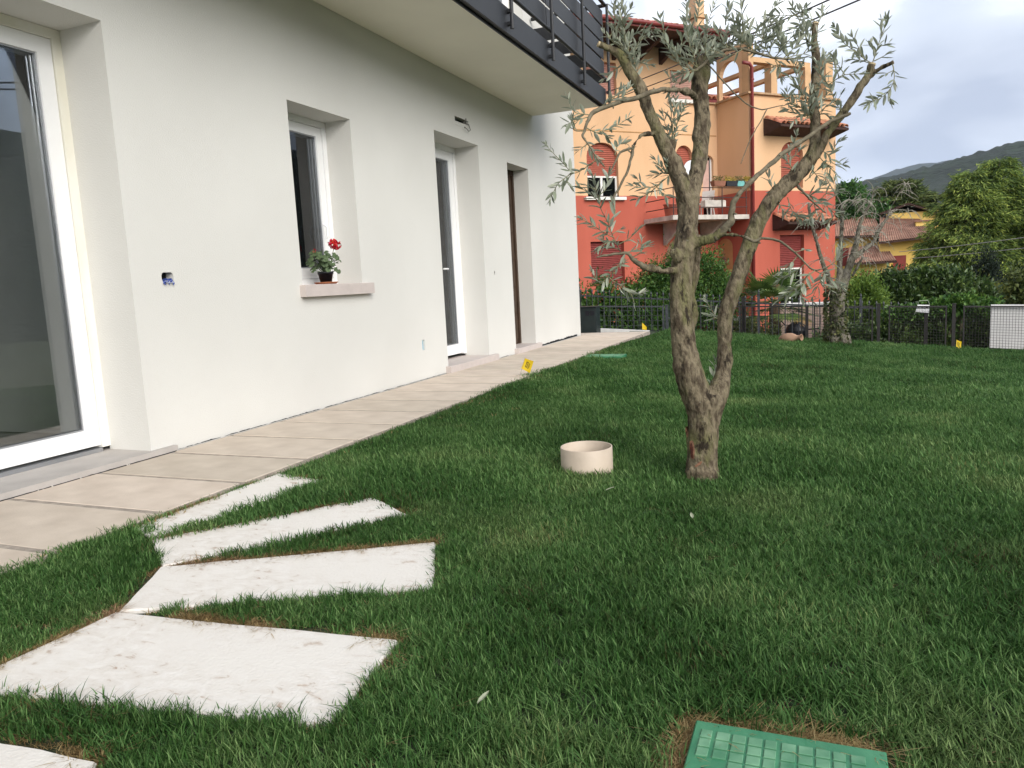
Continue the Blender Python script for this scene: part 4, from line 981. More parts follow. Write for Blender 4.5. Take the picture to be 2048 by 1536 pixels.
def bark_mat(name, base, dark, lichen, moss):
    m = bpy.data.materials.new(name); m.use_nodes = True; t = m.node_tree; N = t.nodes; L = t.links; p = N['Principled BSDF']; p.inputs['Roughness'].default_value = .9; p.inputs['Specular IOR Level'].default_value = .2
    c = N.new('ShaderNodeTexCoord'); mp_ = N.new('ShaderNodeMapping'); mp_.inputs['Scale'].default_value = (1, 1, .45); L.new(c.outputs['Object'], mp_.inputs[0])
    def nzr(scale, lo, hi, det=6, src=None):
        n = N.new('ShaderNodeTexNoise'); n.inputs['Scale'].default_value = scale; n.inputs['Detail'].default_value = det; n.inputs['Roughness'].default_value = .62; L.new(src or mp_.outputs[0], n.inputs['Vector'])
        r = N.new('ShaderNodeMapRange'); r.inputs['From Min'].default_value = lo; r.inputs['From Max'].default_value = hi; L.new(n.outputs[0], r.inputs[0]); return r.outputs[0], n
    def mixc(f, a, b):
        x = N.new('ShaderNodeMix'); x.data_type = 'RGBA'; L.new(f, x.inputs[0])
        for s, v in ((6, a), (7, b)):
            if isinstance(v, tuple): x.inputs[s].default_value = (*v, 1)
            else: L.new(v, x.inputs[s])
        return x.outputs[2]
    f1, n1_ = nzr(34, .40, .57, 9); col = mixc(f1, dark, base)
    f2, _ = nzr(9, .50, .66, 8); col = mixc(f2, col, moss)
    f3, _ = nzr(48, .64, .78, 6, c.outputs['Object']); col = mixc(f3, col, lichen)
    f4, n4 = nzr(19, .43, .36, 8); col = mixc(f4, col, tuple(x*.42 for x in dark))
    L.new(col, p.inputs['Base Color'])
    b = N.new('ShaderNodeBump'); b.inputs['Strength'].default_value = 1.0; b.inputs['Distance'].default_value = .014; n5 = N.new('ShaderNodeTexNoise'); n5.inputs['Scale'].default_value = 75; n5.inputs['Detail'].default_value = 8; L.new(mp_.outputs[0], n5.inputs['Vector']); L.new(n5.outputs[0], b.inputs['Height']); L.new(b.outputs[0], p.inputs['Normal'])
    return m
BARK = bark_mat('olive_bark', (.185, .152, .10), (.066, .050, .033), (.25, .24, .19), (.13, .125, .055))
TWIG = mat('olive_twig', (.13, .105, .068), .85, .3, 40, .4, 120, col2=(.19, .165, .11))
SHOOT = mat('green_shoot', (.19, .18, .10), .7, .2, 30)
THICK = ['trunk', 'stemL', 'stemL2', 'limbLL', 'limbLR', 'stemR', 'limbRA', 'limbRB', 'stub', 'knob', 'spur']
olive = thing('olive_tree', 'pruned olive tree with forked trunk standing in the lawn', 'tree', (3.2, 3.48, -.01))
mb = MB()
for k in THICK:
    b = OLIVE_BRANCHES[k]; pts, rd = smooth_path(b, [q[3]*.93 for q in b], 5); mb.tube(pts, rd, 14)
for k in ('boughC', 'boughD', 'boughE', 'boughF', 'boughH'):
    b = OLIVE_BRANCHES[k][:4]; pts, rd = smooth_path(b, [q[3] for q in b], 5); mb.tube(pts, rd, 10)
# flare at the foot
b = OLIVE_BRANCHES['trunk'][0]
for k in range(7):
    a = k*.9+.3; mb.tube([(b[0], b[1], .06), (b[0]+math.cos(a)*.045, b[1]+math.sin(a)*.045, .015), (b[0]+math.cos(a)*.06, b[1]+math.sin(a)*.06, -.06)], [.045, .036, .025], 8)
tm = fuse(mb, .0048); roughen(tm, .0052)
trunk = link('trunk', tm, BARK, olive, True)
for k, b in OLIVE_BRANCHES.items():
    if k in THICK: continue
    bb = b[2:] if k in ('boughC', 'boughD', 'boughE', 'boughF', 'boughH') else b
    pts, rd = smooth_path(bb, [q[3] for q in bb], 4)
    pts = [Vector(p)+Vector((noise.noise(Vector(p)*30), noise.noise(Vector(p)*30+Vector((5, 5, 5))), noise.noise(Vector(p)*30+Vector((9, 1, 5)))))*min(.006, r_*.8) for p, r_ in zip(pts, rd)]
    m2 = MB(); m2.tube(pts, [r_*(1+.15*noise.noise(Vector(p)*50)) for p, r_ in zip(pts, rd)], 8)
    for p, r_ in list(zip(pts, rd))[2::5]:      # spurs and old leaf scars
        d = Vector((random.gauss(0, 1), random.gauss(0, 1), random.gauss(0, 1))).normalized(); m2.tube([p, p+d*r_*1.9], [r_*.5, r_*.3], 5)
    m2.build('branch', TWIG, olive, True)
# pale saw cuts
CUT = mat('saw_cut', (.42, .33, .2), .8, .2, 40)
for k, s in (('limbRB', 1.0), ('limbRA', 1.0), ('limbLL', 1.0)):
    b = OLIVE_BRANCHES[k]; e_, f_ = Vector(b[-1][:3]), Vector(b[-2][:3]); d = (e_-f_).normalized()
    MB().tube([e_-d*.004, e_+d*.0035], [b[-1][3]*.92, b[-1][3]*.86], 14).build('saw_cut', CUT, olive)
# wound in the bark
bvh = BVHTree.FromPolygons([v.co.copy() for v in tm.vertices], [tuple(p_.vertices) for p_ in tm.polygons])
def wound(c, w_, h_, tilt, material, seed, off):
    mb = MB(); n = 22; P = []
    for ring in (0, .5, 1.0):
        for k in range(n):
            a = 6.283*k/n; rr_ = ring*(1+.30*noise.noise(Vector((math.cos(a)*2, math.sin(a)*2, seed)))); u_ = math.cos(a)*w_*rr_; v_ = math.sin(a)*h_*rr_
            dx_ = u_*math.cos(tilt)-v_*math.sin(tilt); dz_ = u_*math.sin(tilt)+v_*math.cos(tilt); src = Vector((c[0]+dx_*.97, c[1]-.4, c[2]+dz_)); hit = bvh.ray_cast(src, Vector((0, 1, 0)))
            P.append((hit[0]+hit[1]*(off-.002*ring)) if hit[0] is not None else Vector((c[0]+dx_, c[1], c[2]+dz_)))
    mb.add(P, [(r_*n+k, r_*n+(k+1) % n, (r_+1)*n+(k+1) % n, (r_+1)*n+k) for r_ in range(2) for k in range(n)]); return mb.build('bark_wound', material, olive, True)
WND = mat('raw_wood', (.085, .022, .012), .8, .5, 70, .5, 120); WND2 = mat('torn_bark', (.22, .11, .065), .85, .3, 60, .5, 120)
wc = (3.165, 3.45, .125)
wound(wc, .013, .042, .12, WND2, 1., .0035); wound((wc[0], wc[1], wc[2]-.002), .008, .035, .1, WND, 4., .0065); wound((wc[0]-.028, wc[1], wc[2]+.075), .008, .024, .1, WND2, 8., .0035); wound((wc[0]+.03, wc[1], wc[2]-.06), .006, .022, -.9, WND2, 9., .0035)
# moss in the fork
MOSS = mat('moss', (.09, .11, .02), .95, .4, 60, .6, 200)
# leaves
def leaf_material():
    m = bpy.data.materials.new('olive_leaf'); m.use_nodes = True; t = m.node_tree; N = t.nodes; L = t.links; p = N['Principled BSDF']; p.inputs['Roughness'].default_value = .5; p.inputs['Specular IOR Level'].default_value = .35
    g = N.new('ShaderNodeNewGeometry'); oi = N.new('ShaderNodeObjectInfo'); ad = N.new('ShaderNodeMath'); ad.operation = 'ADD'; L.new(g.outputs['Random Per Island'], ad.inputs[0]); L.new(oi.outputs['Random'], ad.inputs[1]); fr = N.new('ShaderNodeMath'); fr.operation = 'FRACT'; L.new(ad.outputs[0], fr.inputs[0])
    def ramp(cols):
        r = N.new('ShaderNodeValToRGB'); e = r.color_ramp.elements; e[0].color = (*cols[0], 1); e[1].color = (*cols[1], 1); L.new(fr.outputs[0], r.inputs[0]); return r.outputs[0]
    top = ramp(((.14, .17, .115), (.30, .325, .235))); und = ramp(((.30, .325, .25), (.50, .52, .42)))
    mx_ = N.new('ShaderNodeMix'); mx_.data_type = 'RGBA'; L.new(g.outputs['Backfacing'], mx_.inputs[0]); L.new(top, mx_.inputs[6]); L.new(und, mx_.inputs[7]); L.new(mx_.outputs[2], p.inputs['Base Color'])
    tr = N.new('ShaderNodeBsdfTranslucent'); L.new(mx_.outputs[2], tr.inputs[0]); ms = N.new('ShaderNodeMixShader'); ms.inputs[0].default_value = .22; L.new(p.outputs[0], ms.inputs[1]); L.new(tr.outputs[0], ms.inputs[2]); L.new(ms.outputs[0], N['Material Output'].inputs[0]); return m
OLEAF = leaf_material()
def olive_leaf_arrays(curl):
    """one leaf of unit length along +x, lanceolate, creased on the midrib"""
    V = []; F = []
    st = [0, .12, .3, .5, .7, .88, 1.0]; wd = [.012, .07, .112, .122, .10, .055, .0]
    for s, w_ in zip(st, wd):
        z = curl*(s*s)*.35; V += [(s, -w_, z+w_*.45), (s, 0, z), (s, w_, z+w_*.45)]
    for i in range(len(st)-1):
        a = i*3; F += [(a, a+3, a+4, a+1), (a+1, a+4, a+5, a+2)]
    return np.array(V), F
LV = [olive_leaf_arrays(c) for c in (-.5, -.15, .2, .55)]
LM = []
for V, F in LV:
    me = bpy.data.meshes.new('leaf'); me.from_pydata([tuple(v) for v in V], [], F); me.materials.append(OLEAF); me.shade_smooth(); me.update(); LM.append(me)
leaf_tf = []
extra = []
for sh in OLIVE_SHOOTS:            # short side shoots
    L_ = sum((Vector(a)-Vector(b)).length for a, b in zip(sh, sh[1:]))
    for q in range((2 if sh[0][2] > 1.95 else 1) if sh[0][2] > 1.7 and L_ > .1 else 0):
        i = random.randrange(len(sh)-1); a, b = Vector(sh[i]), Vector(sh[i+1]); p = a.lerp(b, random.uniform(.2, .9)); d = ((b-a).normalized()+Vector((random.gauss(0, .7), random.gauss(0, .7), random.gauss(.15, .6)))).normalized(); l_ = random.uniform(.07, .14)
        extra.append([tuple(p), tuple(p+d*l_*.5), tuple(p+d*l_+Vector((0, 0, -.01)))])
for sh in OLIVE_SHOOTS+extra:
    L_ = sum((Vector(a)-Vector(b)).length for a, b in zip(sh, sh[1:])); n = max(2, int(L_/.05))
    pts, rd = smooth_path(sh, [.0026]+[.0018]*(len(sh)-2)+[.0009], 6)
    pts = [Vector(p)+Vector((noise.noise(Vector(p)*12), noise.noise(Vector(p)*12+Vector((3, 0, 0))), noise.noise(Vector(p)*12+Vector((0, 7, 0)))))*.006*min(1, i/4) for i, p in enumerate(pts)]
    MB().tube(pts, rd, 5).build('twig', SHOOT if L_ < .3 else TWIG, olive, True)
    # walk along, opposite pairs every ~19 mm, turning 90 degrees
    acc = random.uniform(.02, .035); s = 0; phase = random.uniform(0, 3.14); run = 0
    for i in range(len(pts)-1):
        a, b = pts[i], pts[i+1]; d = (b-a); ln = d.length
        if ln < 1e-6: continue
        d.normalize()
        while acc <= run+ln:
            p = a+d*(acc-run); f = acc/max(L_, .01)
            o1 = d.orthogonal().normalized(); o2 = d.cross(o1)
            for sd in (0, math.pi):
                if random.random() < .08: continue
                an = phase+sd+random.uniform(-.3, .3); side = o1*math.cos(an)+o2*math.sin(an)
                fwd = random.uniform(.55, 1.15)+f*.5; dr = (side+d*fwd+Vector((0, 0, random.uniform(-.25, .22)))).normalized()
                ln_ = random.uniform(.040, .061)*(.65 if f > .9 else 1)*(.8 if f < .15 else 1)
                leaf_tf.append((p, dr, ln_))
            phase += 1.57+random.uniform(-.3, .3); acc += random.uniform(.017, .026)
        run += ln
    d = (pts[-1]-pts[-3]).normalized()
    for q in range(3): leaf_tf.append((pts[-1], (d+Vector((random.gauss(0, .4), random.gauss(0, .4), random.gauss(0, .4)))).normalized(), random.uniform(.026, .042)))
print('olive leaves', len(leaf_tf))
random.shuffle(leaf_tf)
def leaf_matrix(p, dr, ln_):
    up = (Vector((0, 0, 1))+Vector((random.gauss(0, .55), random.gauss(0, .55), random.gauss(0, .3)))).normalized()
    z = (up-dr*up.dot(dr)); z = z.normalized() if z.length > 1e-4 else dr.orthogonal().normalized(); y_ = z.cross(dr)
    w_ = random.uniform(.85, 1.25)
    return Matrix((( dr.x*ln_, y_.x*ln_*w_, z.x*ln_, p.x), (dr.y*ln_, y_.y*ln_*w_, z.y*ln_, p.y), (dr.z*ln_, y_.z*ln_*w_, z.z*ln_, p.z), (0, 0, 0, 1)))
inv = Matrix.Translation(-Vector(olive.location))
near = sorted(leaf_tf, key=lambda q: (q[0]-CAM).length/q[2])
for p, dr, ln_ in near[:290]:
    o = bpy.data.objects.new('leaf', random.choice(LM)); C.objects.link(o); o.parent = olive; o.matrix_parent_inverse = inv
    mtx = leaf_matrix(p, dr, ln_); loc, q_, s_ = mtx.decompose(); o.location, o.rotation_mode, o.rotation_quaternion, o.scale = loc, 'QUATERNION', q_, s_
Vs = []; Fs = []; off = 0
for p, dr, ln_ in near[290:]:
    V, F = random.choice(LV); mtx = np.array(leaf_matrix(p, dr, ln_)); Vs.append(V@mtx[:3, :3].T+mtx[:3, 3]); Fs += [tuple(i+off for i in f) for f in F]; off += len(V)
o = fast_mesh('foliage', np.concatenate(Vs), np.array(Fs), OLEAF, olive, True); tag(o, kind='stuff')

# ================================================================== bare olive by the fence
bare = thing('bare_olive_tree', 'old leafless olive tree with ivy on its trunk by the fence', 'tree', (3.98, 12.77, -.3))
BARK2 = bark_mat('grey_bark', (.18, .165, .13), (.075, .064, .048), (.26, .25, .21), (.12, .115, .075))
mb = MB()
for k, b in BARE_BRANCHES.items():
    pts, rd = smooth_path(b, [(q[3]*.62 if k != 'trunk' else q[3]*.8) for q in b], 4); mb.tube(pts, rd, 12)
for k in range(6):
    a = k*1.05; mb.tube([(3.97, 12.77, .0), (3.97+.12*math.cos(a), 12.77+.12*math.sin(a), -.2), (3.97+.17*math.cos(a), 12.77+.17*math.sin(a), -.40)], [.10, .07, .04], 8)
tm2 = fuse(mb, .014); roughen(tm2, .008); link('trunk', tm2, BARK2, bare, True)
tips = [Vector(q[:3]) for k, b in BARE_BRANCHES.items() if k != 'trunk' for q in b[2:]]
GREYTW = mat('grey_twig', (.27, .25, .205), .9, .2, 20)
mb = MB()
for k in range(170):
    p = random.choice(tips); L_ = random.uniform(.12, .42); d = Vector((random.gauss(.1, 1), random.gauss(0, .8), random.uniform(-.1, 1.1))).normalized(); pts = [p]
    for s in range(5):
        d = (d+Vector((random.gauss(0, .25), random.gauss(0, .25), -.36+random.gauss(0, .15)))).normalized(); pts.append(pts[-1]+d*L_/5)
    mb.tube(pts, [.0075, .006, .005, .004, .003, .002], 4)
mb.build('twigs', GREYTW, bare)
tag(bpy.data.objects['twigs'], kind='stuff')
n = 420; bp_ = np.array([tips[i] for i in RNG.integers(0, len(tips), n)]); V, F = leaves(bp_+RNG.normal(0, .10, (n, 3)), RNG.normal(size=(n, 3))+np.array([0, 0, .3]), RNG.uniform(.03, .055, n), RNG.uniform(.008, .014, n)); tag(fast_mesh('foliage', V, F, OLEAF, bare), kind='stuff')
IVY = mat('ivy_leaf', (.035, .055, .016), .6, .3, 8, island=.5, trans=.1, col2=(.10, .11, .03))
n = 750; zz = RNG.uniform(-.3, .62, n); aa_ = RNG.uniform(2.2, 5.6, n); rad = .155+.03*RNG.random(n)
cs = np.stack([3.962+np.cos(aa_)*rad, 12.80+np.sin(aa_)*rad, zz], 1); ds = np.stack([np.cos(aa_)*.6, np.sin(aa_)*.6, RNG.normal(0, .7, n)-.3], 1)
V, F = leaves(cs, ds, .045, .04, .15, np.stack([np.cos(aa_), np.sin(aa_), aa_*0], 1)); fast_mesh('ivy', V, F, IVY, bare); tag(bpy.data.objects['ivy'], kind='stuff')
# ================================================================== fences
FENCE = mat('brown_black_iron', (.017, .015, .014), .6, .25, 12, .2, 60)
GREYF = mat('grey_iron', (.045, .050, .056), .55, .2, 10, .2, 60)
def fy(x): return 13.42+.125*x
def ftop(x): return .43-.042*x
def fbot(x): return min(-.06, -.02-.082*max(0, x-.3))-.06
mf = thing('mesh_fence', 'low dark iron fence of wire mesh panels along the lawn edge', 'fence', (3.4, 13.85, -.4))
def mesh_panel(x0, x1, cell, material, wr):
    a0, a1 = Vector((x0, fy(x0), 0)), Vector((x1, fy(x1), 0))
    fr = MB()
    zt0, zt1, zb0, zb1 = ftop(x0), ftop(x1), fbot(x0), fbot(x1)
    fr.bar((x0, fy(x0), zb0), (x0, fy(x0), zt0), .024, .024); fr.bar((x1, fy(x1), zb1), (x1, fy(x1), zt1), .024, .024)
    d = (a1-a0).normalized()*.016
    fr.bar(Vector((x0, fy(x0), zt0-.016))+d, Vector((x1, fy(x1), zt1-.016))-d, .024, .024); fr.bar(Vector((x0, fy(x0), zb0+.016))+d, Vector((x1, fy(x1), zb1+.016))-d, .024, .024)
    pf = fr.build('panel_frame', material, mf)
    ws = MB(); n = int((x1-x0)/cell)
    for i in range(1, n):
        x = lerp(x0, x1, i/n); ws.bar((x, fy(x)-.004, fbot(x)+.02), (x, fy(x)-.004, ftop(x)-.02), wr, wr)
    m = int((zt0-zb0)/cell)
    for i in range(1, m): 
        f = i/m; ws.bar((x0+.01, fy(x0)+.004, lerp(zb0, zt0, f)), (x1-.01, fy(x1)+.004, lerp(zb1, zt1, f)), wr, wr)
    ws.build('wire_mesh', material, pf)
def fpost(x, h, material, w_=.05):
    m = MB(); m.bar((x, fy(x)+.05, fbot(x)-.5), (x, fy(x)+.05, ftop(x)+h), w_, w_); m.box(x-w_*.6, x+w_*.6, fy(x)+.05-w_*.6, fy(x)+.05+w_*.6, ftop(x)+h, ftop(x)+h+.012); m.build('post', material, mf)
for (x0, x1, c_, g) in ((-.05, 1.10, .085, GREYF), (1.55, 2.42, .06, FENCE), (2.5, 3.42, .045, FENCE), (3.62, 4.52, .045, FENCE), (4.78, 5.62, .042, FENCE), (5.88, 7.05, .042, FENCE), (7.2, 8.6, .042, FENCE), (8.7, 10.0, .042, FENCE)): mesh_panel(x0, x1, c_, g, .0042 if g is FENCE else .0055)
for x, h, g in ((1.16, .0, GREYF), (1.40, -.0, GREYF), (2.46, .14, FENCE), (3.5, -.02, FENCE), (4.62, .02, FENCE), (5.74, .02, FENCE), (5.33, -.04, FENCE), (7.12, .02, FENCE), (8.65, .02, FENCE)): fpost(x, h, g)
m = MB(); m.bar((1.16, fy(1.16)+.05, .15), (1.52, fy(1.52)+.05, .14), .03, .03); m.bar((1.16, fy(1.16)+.05, -.12), (1.52, fy(1.52)+.05, -.13), .03, .03); m.build('gate_rail', GREYF, mf)

# taller fence with spear tops behind
sf = thing('spear_fence', 'tall iron railing with spear tops in front of the hedge', 'fence', (3, 15.2, -1.0))
def sy(x): return 15.05+.05*x
def stop_(x): return .66-.085*x
def picket():
    m = MB(); m.tube([(0, 0, -1.35), (0, 0, -.09)], .008, 6); m.lathe([(.008, -.09), (.016, -.082), (.008, -.074), (.019, -.045), (.012, -.02), (.0015, .0)], (0, 0, 0), 8); return m
pk = None
for k in range(78):
    x = -1.1+k*.12
    o = picket().build('picket', GREYF, sf) if pk is None else link('picket', pk, None, sf)
    pk = o.data; o.location = (x, sy(x), stop_(x)); o.rotation_euler = (0, random.gauss(0, .004), 0)
for x in (-.9, .98, 2.62, 4.4, 6.2, 8.0):
    m = MB(); m.bar((x, sy(x), -1.6), (x, sy(x), stop_(x)+.02), .045, .045); m.lathe([(.02, 0), (.03, .012), (.012, .022), (.02, .06), (.002, .11)], (x, sy(x), stop_(x)+.02), 10); m.build('post', GREYF, sf)
for dz in (.14, 1.0):
    m = MB(); m.bar((-1.15, sy(-1.15)+.014, stop_(-1.15)-dz), (8.3, sy(8.3)+.014, stop_(8.3)-dz), .012, .03); m.build('rail', GREYF, sf)

# things on the fence
WHITE = mat('white_sheet', (.85, .85, .86), .6, .04, 6)
sg = thing('hanging_sign', 'small white sign hung with string on the mesh fence', 'sign', (5.28, fy(5.28)+.03, .05))
m = MB(); X0, X1 = 5.17, 5.37; yb = lambda x: fy(x)+.022
m.add([(X0, yb(X0), .11), (X1, yb(X1), .085), (X1+.01, yb(X1), .215), (X0+.03, yb(X0), .225)]+[(X0, yb(X0)+.004, .11), (X1, yb(X1)+.004, .085), (X1+.01, yb(X1)+.004, .215), (X0+.03, yb(X0)+.004, .225)], [(0, 1, 2, 3), (7, 6, 5, 4), (0, 4, 5, 1), (1, 5, 6, 2), (2, 6, 7, 3), (3, 7, 4, 0)]); m.build('board', WHITE, sg)
m = MB(); m.tube([(X0+.03, yb(X0), .22), (X0+.05, yb(X0)-.03, .29), (X1-.02, yb(X1)-.03, .29), (X1+.01, yb(X1), .21)], .0035, 5); m.tube([(X0, yb(X0), .115), (X0-.012, yb(X0), .06)], .003, 5); m.tube([(X1, yb(X1), .09), (X1-.01, yb(X1), .02)], .003, 5); m.build('string', mat('pale_string', (.4, .45, .36), .8), sg)
m = MB(); xa, xb = 6.27, 7.02
m.add([(xa, fy(xa)+.04, fbot(xa)+.05), (xb, fy(xb)+.04, fbot(xb)+.05), (xb, fy(xb)+.04, ftop(xb)+.015), (xa, fy(xa)+.04, ftop(xa)+.015)]+[(xa, fy(xa)+.06, fbot(xa)+.05), (xb, fy(xb)+.06, fbot(xb)+.05), (xb, fy(xb)+.06, ftop(xb)+.015), (xa, fy(xa)+.06, ftop(xa)+.015)], [(0, 1, 2, 3), (7, 6, 5, 4), (0, 4, 5, 1), (1, 5, 6, 2), (2, 6, 7, 3), (3, 7, 4, 0)])
o = m.build('white_board', mat('white_board', (.62, .61, .60), .7, .05, 3)); tag(o, 'white board standing behind the dark wire mesh', 'board')

# neighbour's garden behind the railing: red wall, pink wall, kettle grill
RW = thing('garden_wall', 'low red garden wall with white coping behind the railing', 'wall', (1.7, 17.2, -.9))
MB().box(1.05, 2.32, 17.1, 17.3, -1.3, -.15).build('wall', mat('red_render', (.36, .075, .065), .85, .2, 5, .2, 40), RW); MB().box(1.55, 2.34, 17.06, 17.34, -.149, -.06, bev=.008).build('coping', KERB, RW)
MB().box(1.02, 1.5, 17.06, 17.34, -.149, -.02, bev=.008).build('coping', KERB, RW)
PW_ = thing('pink_wall', 'pale pink stone wall behind the black grill', 'wall', (3.5, 18.1, -.9))
PINK = mat('pink_stone', (.50, .36, .30), .9, .15, 2.5, .3, 30, obj_rand=.12); MB().box(2.76, 4.06, 18.04, 18.3, -1.4, .1).build('wall_core', MORTAR, PW_)
for r_ in range(7):
    xk = 2.75-(r_ % 2)*.0
    first = True
    while xk < 4.05:
        l_ = random.uniform(.2, .34) if not (first and r_ % 2) else .13
        first = False; x2 = min(xk+l_, 4.07); z_ = -1.35+r_*.205
        MB().box(xk+.006, x2-.006, 18.0, 18.05, z_, z_+.193, bev=.01).build('stone', PINK, PW_); xk = x2
MB().box(2.7, 4.1, 17.98, 18.34, .102, .15, bev=.008).build('coping', KERB, PW_)
kg = thing('kettle_grill', 'black domed kettle grill behind the fence', 'grill', (3.28, 15.95, -1.0))
MB().lathe([(.02, .13), (.08, .115), (.16, .06), (.205, -.02), (.21, -.05)], (3.28, 15.95, -.25), 28).build('lid', BPLAST, kg, True)
MB().lathe([(.205, -.055), (.2, -.1), (.15, -.2), (.05, -.25), (0, -.255)], (3.28, 15.95, -.25), 28).build('bowl', BPLAST, kg, True)
for k in range(3):
    a = k*2.09+.4; MB().tube([(3.28+.12*math.cos(a), 15.95+.12*math.sin(a), -.43), (3.28+.26*math.cos(a), 15.95+.26*math.sin(a), -1.05)], .01, 6).build('leg', BPLAST, kg)
m = MB(); m.tube([(3.47, 15.9, -.28), (3.72, 15.85, -.26)], .014, 6); m.tube([(3.08, 15.9, -.2), (2.98, 15.88, -.08)], .012, 6); m.build('handle', BPLAST, kg)

# ================================================================== shrubs
def blob_foliage(blobs, n, size, wr, shell=.72, up=.5, jitter=.5):
    """leaf clouds: blobs = [(cx,cy,cz,rx,ry,rz)], leaves gathered in clumps near the surface"""
    vol = np.array([b[3]*b[4]*b[5] for b in blobs])**.67; pr = vol/vol.sum(); Cs = []; Ds = []
    for b, p in zip(blobs, pr):
        m = max(6, int(n*p/22)); d = RNG.normal(size=(m, 3)); d /= np.linalg.norm(d, axis=1, keepdims=True)
        rad = shell+(1-shell)*RNG.random((m, 1))+.10*RNG.normal(size=(m, 1)); cc = np.array(b[:3])+d*rad*np.array(b[3:])
        k = 22; cs = np.repeat(cc, k, 0)+RNG.normal(size=(m*k, 3))*np.array(b[3:])*.16*jitter*2; dd = np.repeat(d, k, 0)*.8+RNG.normal(size=(m*k, 3))*.75+np.array([0, 0, up*.4])
        Cs.append(cs); Ds.append(dd)
    Cs = np.concatenate(Cs); Ds = np.concatenate(Ds); s = RNG.uniform(.7, 1.25, len(Cs))*size
    return leaves(Cs, Ds, s, s*wr, .2)
def shrub(name, label, cat, blobs, n, size, wr, material, base, stems=5, core=None, fill=1.0, **kw):
    t = thing(name, label, cat, base); V, F = blob_foliage(blobs, int(n*1.5), size, wr, **kw)
    if fill:
        kw2 = dict(kw); kw2['shell'] = .25; V2, F2 = blob_foliage([(b[0], b[1], b[2], b[3]*.8, b[4]*.8, b[5]*.8) for b in blobs], int(n*.8*fill), size*1.5, min(1, wr*1.4), **kw2); F = np.concatenate([F, F2+len(V)]); V = np.concatenate([V, V2])
    f = fast_mesh('foliage', V, F, material, t); tag(f, kind='stuff')
    m = MB()
    for k in range(stems):
        b = random.choice(blobs); c = Vector(b[:3]); p = Vector(base)+Vector((random.uniform(-.15, .15), random.uniform(-.1, .1), -.1)); m.tube([p, p.lerp(c, .5)+Vector((random.uniform(-.1, .1), 0, .1)), c], [.03, .02, .008], 6)
    m.build('stem', TWIG, t); return t
LAUREL = mat('laurel_leaf', (.035, .072, .018), .42, .3, 3, island=.6, trans=.2, col2=(.095, .16, .04), spec=.5)
LIME = mat('lime_leaf', (.13, .23, .03), .6, .3, 3, island=.45, trans=.35, col2=(.2, .31, .06))
FRESH = mat('fresh_leaf', (.055, .15, .022), .55, .3, 3, island=.5, trans=.28, col2=(.10, .20, .04))
RUST = mat('rusty_leaf', (.13, .10, .025), .6, .4, 3, island=.6, trans=.25, col2=(.24, .13, .04))
OLIVEG = mat('hedge_leaf', (.075, .115, .026), .6, .3, 2, island=.5, trans=.2, col2=(.11, .14, .04))
shrub('laurel_hedge', 'bright green laurel hedge between white house and orange house', 'hedge', [(-1.3, 15.9, .1, .5, .4, .75), (-.6, 15.8, .15, .45, .4, .7), (.05, 15.9, .1, .45, .4, .68), (.5, 15.85, -.1, .4, .4, .6), (-.3, 15.7, -.6, 1.2, .4, .5)], 6500, .085, .45, FRESH, (-.4, 15.9, -1.1), 6)
shrub('nandina_shrub', 'airy green shrub with rusty tips in front of the red wall', 'shrub', [(.55, 16.25, .75, .45, .35, .5), (1.0, 16.3, .95, .4, .35, .5), (1.5, 16.3, .85, .42, .35, .55), (1.9, 16.3, .45, .38, .35, .45), (1.2, 16.1, .1, .9, .4, .6)], 7500, .06, .4, FRESH, (1.2, 16.3, -1.1), 7, jitter=.7, shell=.6)
shrub('rusty_shrub', 'shrub with orange new leaves beside the lower shutter', 'shrub', [(.45, 16.45, .8, .4, .3, .42), (.9, 16.5, 1.05, .3, .3, .38), (-.1, 16.4, .6, .35, .3, .35)], 1800, .055, .4, RUST, (.4, 16.5, -1.1), 4, jitter=.8, shell=.6)
shrub('fence_shrub', 'dark small leaved shrub behind the mesh fence near the palm', 'shrub', [(2.35, 15.5, -.35, .3, .25, .4), (2.72, 15.6, -.45, .28, .25, .35), (2.0, 15.6, -.6, .3, .25, .3)], 2600, .05, .5, OLIVEG, (2.4, 15.5, -1.1), 4)
shrub('thuja_bush', 'bright lime green feathery bush beside the bare olive', 'bush', [(4.42, 15.9, .35, .36, .3, .5), (4.3, 15.8, -.1, .35, .3, .5), (4.62, 15.8, .05, .3, .3, .45)], 4200, .07, .28, LIME, (4.4, 15.9, -1.2), 3, up=1.2)
shrub('dark_laurel', 'large dark glossy laurel bush in front of the yellow house', 'shrub', [(4.95, 16.5, .22, .5, .4, .52), (5.45, 16.5, .28, .5, .4, .5), (5.9, 16.5, .28, .5, .4, .48), (6.3, 16.5, .12, .42, .4, .45), (5.3, 16.3, 0, .8, .4, .5), (6.0, 16.4, 0, .7, .4, .45)], 12000, .10, .42, LAUREL, (5.5, 16.6, -1.2), 7)
shrub('laurel_undergrowth', 'dark laurel undergrowth close behind the mesh fence', 'shrub', [(4.1, 14.75, -.5, .45, .22, .42), (4.8, 14.8, -.45, .5, .22, .42), (5.5, 14.85, -.4, .5, .22, .42), (6.2, 14.9, -.45, .5, .22, .4), (6.9, 14.9, -.5, .5, .22, .4)], 6500, .07, .5, LAUREL, (5.2, 14.8, -1.2), 6)
shrub('climbing_vine', 'fresh green climbing vine spilling over the fence top', 'vine', [(5.55, 14.75, .12, .26, .15, .13), (5.95, 14.75, .15, .3, .15, .16), (6.3, 14.75, .10, .22, .15, .13), (5.1, 14.72, .05, .3, .12, .1)], 2600, .065, .6, FRESH, (5.8, 14.8, -1.0), 5, jitter=.7)
